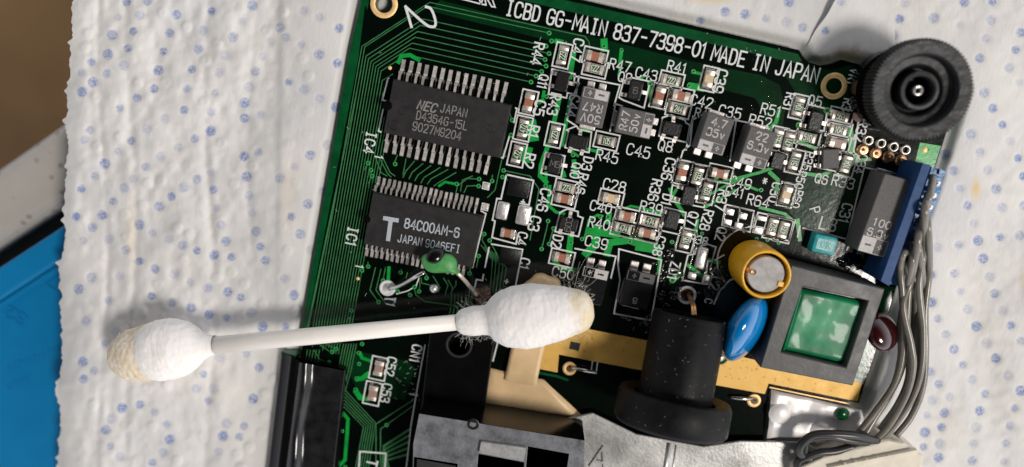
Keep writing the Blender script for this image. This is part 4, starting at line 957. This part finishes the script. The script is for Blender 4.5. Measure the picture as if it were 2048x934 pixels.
# --- pads at the gold strip, thin leads
for a, b, c, d in ((1139,737,1192,745), (1508,801,1462,795)):
    x, y = P(a, b, .1); MB().ring(x, y, .55, 1.15, .03, .2, 28).obj('solder_ring', M['ring'], B, smooth=True); MB().disc(x, y, .1, .6).obj('pad_hole', M['rust'], B)
    MB().tube([P3(a+3, b-2, .4), P3((a+c)/2, (b+d)/2-1, .8), P3(c, d, .5)], .28, 8).obj('component_lead', M['steel'], B, smooth=True)
outline([(1185,722),(1182,745)], 2.5, parent=B, closed=False); outline([(1195,724),(1192,747)], 2.5, parent=B, closed=False)
x, y = P(1150, 690, .1); MB().box(x, y-.2, .05, .1, 1.6, 1.3).obj('burnt_pad', M['hole'], B)

# --- green disc capacitor wired across the pads
gp = link('disc_capacitor', None, B, (0,0,0)); gp['label'] = 'green disc capacitor on bent leads'
gz = 4.6
shape = [(842,517),(846,510),(856,507),(868,508),(886,506),(900,508),(911,516),(915,526),(914,535),(920,546),(915,549),(905,546),(890,545),(870,546),(858,544),(848,536),(843,527)]
g3 = chaikin(shape, True, 2); cg = P(880, 527, gz); vs = []; m_ = len(g3)
for lev, (f, z) in enumerate(((.6,-.9),(.9,-.6),(1.0,-.1),(.97,.35),(.85,.75),(.6,1.0),(.3,1.1),(.02,1.12))):
    for a, b in g3:
        x, y = P(a, b, gz); vs.append((cg[0]+(x-cg[0])*f, cg[1]+(y-cg[1])*f, gz+z))
fs = [(i*m_+k, i*m_+(k+1) % m_, (i+1)*m_+(k+1) % m_, (i+1)*m_+k) for i in range(7) for k in range(m_)]
MB().add(vs, fs).obj('dipped_body', M['greencap'], gp, smooth=True)
bx = P3(871, 511, gz+.75); MB().lathe([(max(.01, 1.55*math.cos(math.radians(a))), .6*math.sin(math.radians(a))) for a in range(-90, 91, 15)], 32, tuple(bx), (.1,.35,1), mod=lambda t, i, h: 1-.25*abs(math.sin(t))).obj('dark_reflection_lens', M['black'], gp, smooth=True)  # black lens shape stands in for a dark reflection on the green body
MB().tube(spline([P3(848,545,gz-.2), P3(830,554,4.0), P3(800,571,1.6), P3(779,578,.4)], 5), .34, 10).obj('bent_lead', M['steel'], gp, smooth=True)
MB().tube(spline([P3(914,545,gz-.3), P3(925,556,3.8), P3(943,577,1.8), P3(953,590,.5)], 5), .33, 10).obj('bent_lead', M['endcap'], gp, smooth=True)
x, y = P(775, 576); MB().ring(x, y, .85, 1.32, 0, .13, 32).obj('hole_ring', M['silk'], B, smooth=True); MB().lathe([(.01,.35),(.5,.3),(.95,.02)], 24, (x,y,0)).obj('solder_joint', M['solder'], B, smooth=True)
outline([(793,588),(815,582),(832,572),(838,556)], 2.2, parent=B, closed=False); outline([(770,598),(790,598)], 3, parent=B, closed=False)
x, y = P(868, 577); MB().lathe([(.75,0),(.6,.35),(.3,.55),(.01,.6)], 24, (x, y, 0)).obj('solder_joint', M['solder'], B, smooth=True)
x, y = P(962, 588); 
mb = MB()
for k in range(14): mb.lathe([(.5+.5*random.random(),0),(.4,.4+.4*random.random()),(.01,.8)], 8, (x+random.uniform(-1,1.2), y+random.uniform(-1.2,1), 0))
tag(mb.obj('burnt_residue', M['rust'], B, smooth=True), kind='stuff')

# --- cartridge connector
CH = 9.0
cn = link('edge_connector', None, B, (0,0,0)); cn['label'] = 'black plastic cartridge connector'
topo = PP([(838,827),(1170,881),(1168,1100),(822,1100),(826,888)], CH)
slots = [PP([(957,908),(1048,925),(1046,960),(953,960)], CH), PP([(1056,893),(1138,908),(1130,960),(1050,960)], CH), PP([(828,914),(915,928),(912,960),(826,960)], CH)]
o = MB().plate(topo, .2, CH, slots).obj('connector_housing', M['greyp'], cn)
o.data.materials.append(M['black'])
for pl in o.data.polygons:
    if abs(pl.normal.z) < .5: pl.material_index = 1
md = o.modifiers.new('edge', 'BEVEL'); md.width = .00022; md.segments = 2; md.limit_method = 'ANGLE'
MB().plate(PP([(962,884),(1052,896),(1048,923),(958,906)], CH+.6), CH-.3, CH+.6).obj('raised_key', M['keygrey'], cn)
MB().plate(PP([(834,918),(912,932),(910,975),(832,960)], CH-.6), 3, CH-.6).obj('contact_bar', M['steel'], cn)
x, y = P(947, 846, CH); MB().lathe([(.95,.0),(.9,.05),(.55,.06),(.5,.03)], 24, (x, y-.2, CH)).obj('mould_gate_mark', M['chipdark'], cn, smooth=True)
lowp = PP([(862,640),(992,662),(965,850),(838,850)], 3.2)
o = MB().plate(lowp, .1, 3.2, [circle(918,690,25,32,3.2)]).obj('mounting_flange', M['black'], cn)
md = o.modifiers.new('edge', 'BEVEL'); md.width = .0002; md.segments = 2; md.limit_method = 'ANGLE'
x, y = P(918, 690, 3.2); MB().ring(x, y, 1.75, 2.15, 3.0, 3.3, 40).obj('screw_ring', M['chip'], cn, smooth=True)
outline([(1001,662),(986,722)], 3, z=.05, parent=B, closed=False); outline([(850,690),(840,745),(822,850),(812,940)], 2.4, z=.05, parent=B, closed=False)

# --- blue multi-way connector at the right edge with its solder pins
bcn = link('wire_connector', None, B, (0,0,0)); bcn['label'] = 'blue strip connector along the right edge'
MB().plate(PP([(1846,326),(1862,330),(1778,572),(1762,562)], 7.0), .2, 7.0).obj('connector_wall', M['bluep'], bcn)
MB().plate(PP([(1864,334),(1886,342),(1882,380),(1862,430),(1830,520),(1796,572),(1780,568)], 3.2), .1, 3.2).obj('connector_base', M['bluel'], bcn)
MB().plate(PP([(1880,338),(1892,343),(1888,352),(1878,349)], 3.6), .3, 3.6).obj('locating_lug', M['bluel'], bcn)
for k in range(8):
    t = k/7.0; a, b = 1868-52*t, 356+165*t
    x, y = P(a, b, 3.2); MB().box(x, y, .5, 4.0, 1.5, .7, .15).obj('separator', M['bluel'], bcn)
    x, y = P(a+4, b+10, 3.4); MB().lathe([(.7,3.0),(.6,3.6),(.3,4.0),(.01,4.1)], 16, (x, y, 0)).obj('solder_joint', M['solder'], bcn, smooth=True)

# --- flux pooled round some parts: a clear rounded rim
fp = MB()
for (a, b, w_, h_) in ((1396,353,34,52),(1365,345,34,52),(1440,347,52,30),(1414,384,30,50),(1590,323,44,54),(1372,481,36,52),(1573,390,36,52),(1294,467,54,32),(1616,275,54,32),(1319,192,34,52),(1480,437,60,40),(1404,520,40,60),(1662,318,56,50),(1247,457,50,30),(1630,240,60,46)):
    x, y = P(a, b); k = 1/PXMM(a, b); q = []
    for t in range(40):
        an = 2*math.pi*t/40; c_, s_ = math.cos(an), math.sin(an); e = .45
        q.append((x+math.copysign(abs(c_)**e, c_)*w_*k/2*(1+.05*math.sin(3*an+a)), y+math.copysign(abs(s_)**e, s_)*h_*k/2*(1+.05*math.sin(2*an+b)), .16))
    q.append(q[0]); fp.tube(q, .085, 8, cap=False)
tag(fp.obj('flux_rim', M['flux'], B, smooth=True), kind='stuff')
# --- flux residue: shiny clear drops
random.seed(9)
def drops(region, n, r0, r1, hh=.25):
    for _ in range(n):
        px, py = random.uniform(*region[0]), random.uniform(*region[1]); x, y = P(px, py); r = random.uniform(r0, r1); s1 = random.uniform(0, 6)
        fx.lathe([(r, .05), (r*.92, r*hh*.5), (r*.6, r*hh*.85), (.01, r*hh)], 14, (x, y, .05), mod=lambda t, i, h: 1+.35*math.sin(2*t+s1)+.2*math.sin(3*t+s1*2))
fx = MB()
drops(((1325,1350),(500,610)), 26, .12, .4, .5); drops(((1405,1450),(535,590)), 26, .15, .5, .5); drops(((1240,1330),(628,665)), 16, .1, .3, .6); drops(((1290,1330),(520,600)), 10, .15, .5, .5)
drops(((1330,1440),(570,600)), 14, .12, .35, .6); drops(((1420,1600),(140,260)), 40, .05, .1, .5); drops(((830,1010),(150,190)), 10, .05, .12, .5); drops(((1380,1580),(100,170)), 40, .04, .09, .6)
drops(((1690,1760),(510,540)), 14, .1, .4, .5); drops(((700,1100),(560,640)), 16, .04, .1, .5)
drops(((1340,1362),(505,600)), 7, .5, .9, .45); drops(((1400,1450),(540,600)), 8, .4, .9, .5); drops(((1250,1325),(632,652)), 6, .4, .8, .5); drops(((1685,1750),(508,535)), 6, .4, .8, .5); drops(((1262,1300),(570,610)), 4, .5, .9, .5); drops(((1450,1500),(410,465)), 6, .4, .7, .5)
tag(fx.obj('flux_residue', M['flux'], B, smooth=True), kind='stuff')
dx = MB()
for _ in range(90):
    px, py = random.choice([(random.uniform(640,1160), random.uniform(60,640)), (random.uniform(1160,1700), random.uniform(60,420)), (random.uniform(780,840), random.uniform(720,800))])
    x, y = P(px, py); a = random.uniform(0, 6.3); l = random.uniform(.1, .5)
    dx.ribbon([(x, y), (x+l*math.cos(a), y+l*math.sin(a))], .05, .09)
tag(dx.obj('dust_fleck', M['dust'], B), kind='stuff')

# ================================================================== THINGS ROUND THE BOARD
# black framed display module with tape
fr = thing('display_module', 'glossy black plastic frame with black tape wrapped over it, at the board corner', 'display module')
def profile_strip(left, right, zs, n, mname, name, parent, thick=1.5):
    """strip between two pixel lines with a cross-section zs (list of (fraction, height))"""
    mb = MB(); vs = []; m_ = len(zs)
    for j in range(n+1):
        t = j/n; a = (left[0][0]+(left[1][0]-left[0][0])*t, left[0][1]+(left[1][1]-left[0][1])*t); b = (right[0][0]+(right[1][0]-right[0][0])*t, right[0][1]+(right[1][1]-right[0][1])*t)
        for f, z in zs:
            wob = .07*noise.noise(Vector((f*3, t*7, 2))) if mname == 'tape' else 0
            ypx = a[1]+(b[1]-a[1])*f; zz = z + wob + (.42*math.sin(2*math.pi*(ypx-742)/150)*max(0, 1-abs(f-.25)/.3) if mname == 'tape' else 0); x, y = P(a[0]+(b[0]-a[0])*f, a[1]+(b[1]-a[1])*f, zz); vs.append((x, y, zz))
    fs = [(j*m_+i, (j+1)*m_+i, (j+1)*m_+i+1, j*m_+i+1) for j in range(n) for i in range(m_-1)]
    return mb.add(vs, fs).obj(name, M[mname], parent, smooth=True)
profile_strip(((562,702),(520,1060)), ((600,722),(560,1060)), [(0,-2.5),(.02,1.2),(.06,1.6),(.12,1.75),(.45,1.8),(.5,2.3),(.56,2.4),(.9,2.4),(1,2.2)], 24, 'black', 'frame_edge', fr)
MB().plate(PP([(566,708),(690,738),(668,1060),(528,1060)], 1.3), .1, 1.3).obj('frame_body', M['black'], fr)
MB().plate(PP([(563,703),(592,712),(590,719),(562,711)], 1.7), -1.5, 1.7).obj('frame_corner', M['plane2'], fr)
profile_strip(((594,724),(552,1060)), ((692,742),(655,1060)), [(0,1.6),(.03,2.5),(.06,3.05),(.10,3.35),(.14,3.45),(.18,3.42),(.22,3.26),(.26,3.02),(.30,2.78),(.34,2.62),(.40,2.58),(.7,2.58),(.96,2.55),(.99,2.5),(1.0,.2)], 60, 'tape', 'black_tape', fr)
# nickel shield
sh = thing('metal_shield', 'dull metal shield plate with pressed ribs, below the black rubber sleeve', 'metal plate')
sz = 1.6
o = MB().plate(PP([(1130,838),(1158,832),(1185,826),(1272,868),(1405,893),(1480,882),(1600,884),(1655,905),(1660,1100),(1120,1100)], sz), sz-.5, sz).obj('shield_sheet', M['shield'], sh)
md = o.modifiers.new('edge', 'BEVEL'); md.width = .00015; md.segments = 2; md.limit_method = 'ANGLE'
for a, b, w in (((1338,886),(1322,1000),11), ((1352,890),(1338,1000),7)):
    A, D = P3(*a, sz), P3(*b, sz); MB().tube([A+Vector((0,0,-.25)), D+Vector((0,0,-.25))], w*.045, 14).obj('pressed_rib', M['shield'], sh, smooth=True)
o = txt('A', 1200, 915, 44, 0, sz+.02, 'shield', 5, sh, name='embossed_letter'); md = o.modifiers.new('relief', 'SOLIDIFY'); md.thickness = .0003; md.offset = 1
# foil tab
ft = thing('foil_tab', 'crumpled silver foil tab below the transformer', 'foil')
mb = gridsheet([(1545,782),(1725,822),(1740,872),(1535,880)], 1.2, .5, 40, 9); mb.obj('foil_sheet', M['foil'], ft, smooth=True)
gx_ = P(1687, 830, 1.9); MB().lathe([(.01,1.95),(.9,1.9),(1.1,1.6)], 20, (gx_[0], gx_[1], 0)).obj('green_paint_dot', M['plane2'], ft, smooth=True)
for a, b in ((1560,828),(1640,865)):
    x, y = P(a, b, 1.3); MB().lathe([(.01,1.7),(1.3,1.65),(1.5,1.45),(1.8,1.3)], 28, (x,y,0)).obj('pressed_dimple', M['foil'], ft, smooth=True)
# cream plastic strip under the swab, with old glue
cs = thing('amber_strip', 'cream translucent plastic strip running out from under the cotton swab head', 'plastic strip')
mb = gridsheet([(1042,600),(1108,612),(1072,775),(1008,762)], 1.5, .1, 16, 3); mb.obj('strip', M['cream'], cs, smooth=True)
mb = gridsheet([(978,738),(1088,762),(1172,840),(960,812)], .8, .2, 16, 4); mb.obj('lower_sheet', M['cream'], cs, smooth=True)
g = chaikin([(1040,590),(1046,570),(1062,560),(1070,550),(1086,548),(1100,556),(1118,558),(1124,575),(1130,600),(1090,612),(1040,610)], True, 2); cgx = P(1085, 582, 1.4); vs = []; m_ = len(g)
for f, z in ((1.0,.1),(1.0,1.2),(.94,1.7),(.8,1.95),(.4,2.1),(.02,2.1)):
    for a, b in g:
        x, y = P(a, b, 1.2); vs.append((cgx[0]+(x-cgx[0])*f, cgx[1]+(y-cgx[1])*f, z+.15*noise.noise(Vector((x*.8, y*.8, f)))*(f < .99)))
MB().add(vs, [(i*m_+k, i*m_+(k+1) % m_, (i+1)*m_+(k+1) % m_, (i+1)*m_+k) for i in range(5) for k in range(m_)]).obj('dried_glue', M['cream'], cs, smooth=True)

# ------------------------------------------------------------------ wires and plug
wh = thing('wire_harness', 'bundle of grey wires curving from the blue connector to a cream plug', 'wire bundle')
W = [  # (start, mid points..., end) with heights
 [(1866,353,4.0),(1858,395,7.0),(1840,450,7.5),(1826,520,7.0),(1816,600,6.5),(1812,680,6.0),(1800,745,5.5),(1768,805,5.0),(1722,862,5.2),(1690,900,5.5)],
 [(1856,388,4.0),(1850,420,8.2),(1848,500,8.2),(1838,570,8.0),(1846,660,7.4),(1842,740,7),(1822,800,6.5),(1785,855,6.2),(1752,888,6)],
 [(1848,415,4.0),(1856,455,7.0),(1858,540,6.5),(1850,620,6.0),(1851,700,6.0),(1846,770,5.8),(1824,830,5.6),(1792,872,5.8)],
 [(1838,440,4.0),(1836,480,7.0),(1822,560,7.2),(1806,610,7.6),(1822,690,8.2),(1826,735,8),(1812,790,7.5),(1778,850,6.8),(1745,886,6)],
 [(1830,462,4.0),(1838,500,6.0),(1846,580,5.0),(1834,660,5.0),(1832,740,5),(1808,810,5),(1765,868,5.5),(1738,892,6)],
 [(1822,485,4.0),(1824,520,5.8),(1812,590,5.6),(1800,650,5.0),(1802,710,5.2),(1786,775,5),(1748,838,5.2),(1722,880,6)],
 [(1815,505,4.0),(1806,508,6.5),(1801,540,7.6),(1806,610,7),(1806,700,6.4),(1790,765,6),(1752,822,5.6),(1712,872,5.5)],
 [(1810,520,4.0),(1816,540,5.0),(1830,610,4.2),(1820,700,4),(1816,760,4.2),(1795,810,4.6),(1760,860,5.5)],
]
for k, w in enumerate(W):
    w = [(a, b, h if i_ < 2 else max(.8, h*.60)) for i_, (a, b, h) in enumerate(w)]
    MB().tube(spline([P3(*q) for q in w], 10), .52, 12).obj('wire', M['wire'], wh, smooth=True)
for w in ([(1755,882,6.5),(1715,872,8.5),(1670,868,9.0),(1628,870,8.5),(1603,888,8.0),(1601,908,7.0),(1622,918,6.5)],
          [(1748,888,6.0),(1700,880,7.6),(1655,872,8),(1615,880,7.2),(1608,905,6.6)],
          [(1706,892,6.2),(1670,902,7.0),(1640,905,7.2),(1612,914,7.0),(1596,925,6.5),(1600,960,6)]):
    w = [(a, b, h*.6) for a, b, h in w]
    MB().tube(spline([P3(*q) for q in w], 10), .66, 12).obj('black_wire', M['wireb'], wh, smooth=True)
ph = 4.6
pl = link('plug', None, wh, (0,0,0))
o = MB().plate(PP([(1652,912),(1770,880),(1812,888),(1848,912),(1838,990),(1600,1010),(1590,940)], ph), -1.5, ph).obj('plug_housing', M['plug'], pl)
md = o.modifiers.new('edge', 'BEVEL'); md.width = .0004; md.segments = 3; md.limit_method = 'ANGLE'
MB().plate(PP([(1660,935),(1835,900),(1838,906),(1664,946)], ph+.8), ph-.2, ph+.8).obj('plug_ridge', M['plug'], pl)
for k in range(7):
    x, y = P(1690+22*k, 930-4*k, ph+.8); MB().lathe([(.32,-.3),(.3,.15),(.01,.2)], 10, (x, y, ph+.6)).obj('moulded_nub', M['plug'], pl, smooth=True)

# ------------------------------------------------------------------ cotton swab
sw = thing('cotton_swab', 'used cotton swab with fluffy white heads, lying across the board and towel', 'cotton swab')
A = P3(372, 696, 5.2); D = P3(985, 638, 6.8)
dirv = (D-A).normalized()
ra = 18.8/PXMM(450, 690, 7); rb = 15.5/PXMM(900, 650, 7)
MB().tube([A+dirv*0, A+(D-A)*.5, D+dirv*3], [ra*.98, (ra+rb)/2, rb], 28).obj('stick', M['stick'], sw, smooth=True)
def cot(name, base, d, prof, m, sd, amp=.05, n=140, fine=1.0):
    """cotton head: profile along direction d with uneven radius"""
    return MB().lathe(prof, n, tuple(base), tuple(d), mod=lambda t, i, h: 1+amp*noise.noise(Vector((math.cos(t)*1.5+sd, math.sin(t)*1.5, h*.45+sd)))+amp*.5*noise.noise(Vector((math.cos(t)*5+sd, math.sin(t)*5, h*1.6)))+fine*.011*noise.noise(Vector((math.cos(t)*2.5, math.sin(t)*2.5+sd, h*5+2*math.sin(t))))+fine*.007*noise.noise(Vector((math.cos(t)*16, math.sin(t)*16+sd, h*4)))).obj(name, m, sw, smooth=True)
def dens(pts, n=14):
    q = spline([(a, b, 0) for a, b in pts], n); return [(max(.01, v.x), v.y) for v in q]
bR = P3(915, 645, 6.7)
mmR = 1/PXMM(1080, 640, 7)
rhead = cot('cotton_head', bR, dirv, dens([(18*mmR,0),(25*mmR,10*mmR),(30*mmR,34*mmR),(31*mmR,60*mmR),(44*mmR,74*mmR),(58*mmR,98*mmR),(64*mmR,132*mmR),(62*mmR,170*mmR),(54*mmR,208*mmR),(46*mmR,236*mmR),(37*mmR,260*mmR),(18*mmR,273*mmR),(.01,275*mmR)]), M['cotton'], 3, .035)
bL = P3(425, 690, 5.3); mmL = 1/PXMM(320, 700, 7)
cot('cotton_head', bL, -dirv, dens([(19*mmL,-6*mmL),(23*mmL,8*mmL),(31*mmL,24*mmL),(46*mmL,42*mmL),(58*mmL,66*mmL),(62*mmL,94*mmL),(59*mmL,120*mmL),(49*mmL,142*mmL),(32*mmL,156*mmL),(15*mmL,160*mmL),(.01,160*mmL)]), M['cotton'], 8, .03)
tipc = P3(312, 704, 5.0)
o = cot('stained_tip', tipc, -dirv, dens([(20*mmL,-10*mmL),(52*mmL,8*mmL),(56*mmL,30*mmL),(50*mmL,56*mmL),(40*mmL,76*mmL),(24*mmL,90*mmL),(.01,94*mmL)]), M['cottondirty'], 5, .09, fine=.25)
# pale yellow tip on the right head
rt = P3(1172, 622, 6.6)
st_ = rhead.data.attributes.new('stain', 'FLOAT', 'POINT'); vals = []
for v in rhead.data.vertices:
    q = (v.co/S-bR).dot(dirv)/mmR; w_ = noise.noise(v.co/S*.5)*35 + noise.noise(v.co/S*1.6)*14
    vals.append(min(1, max(0, (q-(v.co.z/S-6)*4+w_-205)/45)))
st_.data.foreach_set('value', vals)
cm_ = mat('cotton_wool_soiled', (.78,.745,.72), .9, spec=.1, bump=.7, bscale=1300, bdist=.00018, sss=.35); t_ = cm_.node_tree; b_ = t_.nodes['Principled BSDF']
a_ = t_.nodes.new('ShaderNodeAttribute'); a_.attribute_name = 'stain'; x_ = t_.nodes.new('ShaderNodeMix'); x_.data_type = 'RGBA'
t_.links.new(a_.outputs['Fac'], x_.inputs['Factor']); x_.inputs['A'].default_value = (.78,.745,.72,1); x_.inputs['B'].default_value = (.70,.59,.40,1); t_.links.new(x_.outputs['Result'], b_.inputs['Base Color'])
rhead.data.materials[0] = cm_
# loose fibres
random.seed(21); fb = MB()
def fibre(base, out, l, r=.010):
    p = Vector(base); v = Vector(out).normalized(); pts = [p.copy()]
    bend = Vector((random.gauss(0,1), random.gauss(0,1), random.gauss(0,.4)))
    for i in range(7):
        v = (v + bend*.16 + Vector((random.gauss(0,.25), random.gauss(0,.25), random.gauss(0,.12)))).normalized(); p = p + v*l/7
        if p.z < .2: p.z = .2
        pts.append(p.copy())
    fb.tube(pts, r, 4, cap=False)
up = dirv.cross(Vector((0,0,1))).normalized()
def around(base, rad, t0, t1, n, lmin, lmax):
    for _ in range(n):
        t = random.uniform(t0, t1); a = random.uniform(0, 2*math.pi)
        rr_ = rad(t); o_ = up*math.cos(a)+Vector((0,0,1))*math.sin(a); b_ = Vector(base)+dirv*t+o_*rr_*.95
        fibre(b_, o_*1.0+dirv*random.uniform(-.8,.8)+Vector((0,0,random.uniform(-.2,.2))), random.uniform(lmin, lmax))
around(bR, lambda t: 25*mmR + max(0, t-60*mmR)*.5, 0, 80*mmR, 150, .6, 2.6)
around(bR, lambda t: 57*mmR, 100*mmR, 215*mmR, 130, .4, 1.3)
around(bR, lambda t: 50*mmR, 205*mmR, 262*mmR, 90, .4, 1.8)
around(bR, lambda t: 60*mmR*(1-.35*max(0, (t/mmR-170)/90)), 85*mmR, 255*mmR, 500, .25, .7)
around(P3(300,700,6.2), lambda t: 60*mmL, -40*mmL, 60*mmL, 300, .3, .8)
for _ in range(12):
    q = P3(random.uniform(1110,1180), random.uniform(560,585), 3.0); fibre(q, (random.uniform(-.3,.6), 1, .1), random.uniform(2.5, 5.5))
for _ in range(16):
    q = P3(random.uniform(925,985), random.uniform(610,622), 3.0); fibre(q, (random.uniform(-1,1), .7, .1), random.uniform(1.5, 4))
tag(fb.obj('loose_fibre', M['fibre'], sw), kind='stuff')
# lint on the rubber sleeve
ln = MB(); fb = MB()
for _ in range(80):
    t = random.uniform(0, 1); a = random.uniform(-1.2, 1.9); base = c2_.lerp(c1, t)
    s1 = axv.cross(Vector((0,0,1))).normalized(); s2 = s1.cross(axv).normalized()
    n_ = (s1*math.sin(a)+s2*math.cos(a)).normalized(); rad_ = rr if random.random() < .75 else rr*1.54
    b_ = (base if rad_ == rr else c2_-axv*random.uniform(.8,4))+n_*(rad_+.03)
    tdir = (axv*random.gauss(0,1)+n_.cross(axv)*random.gauss(0,1)).normalized(); l = random.uniform(.1,.45)
    fb.tube([b_, b_+tdir*l*.5+n_*.03, b_+tdir*l+n_*.01], .011, 4, cap=False)
tag(fb.obj('lint', M['dust'], B), kind='stuff')
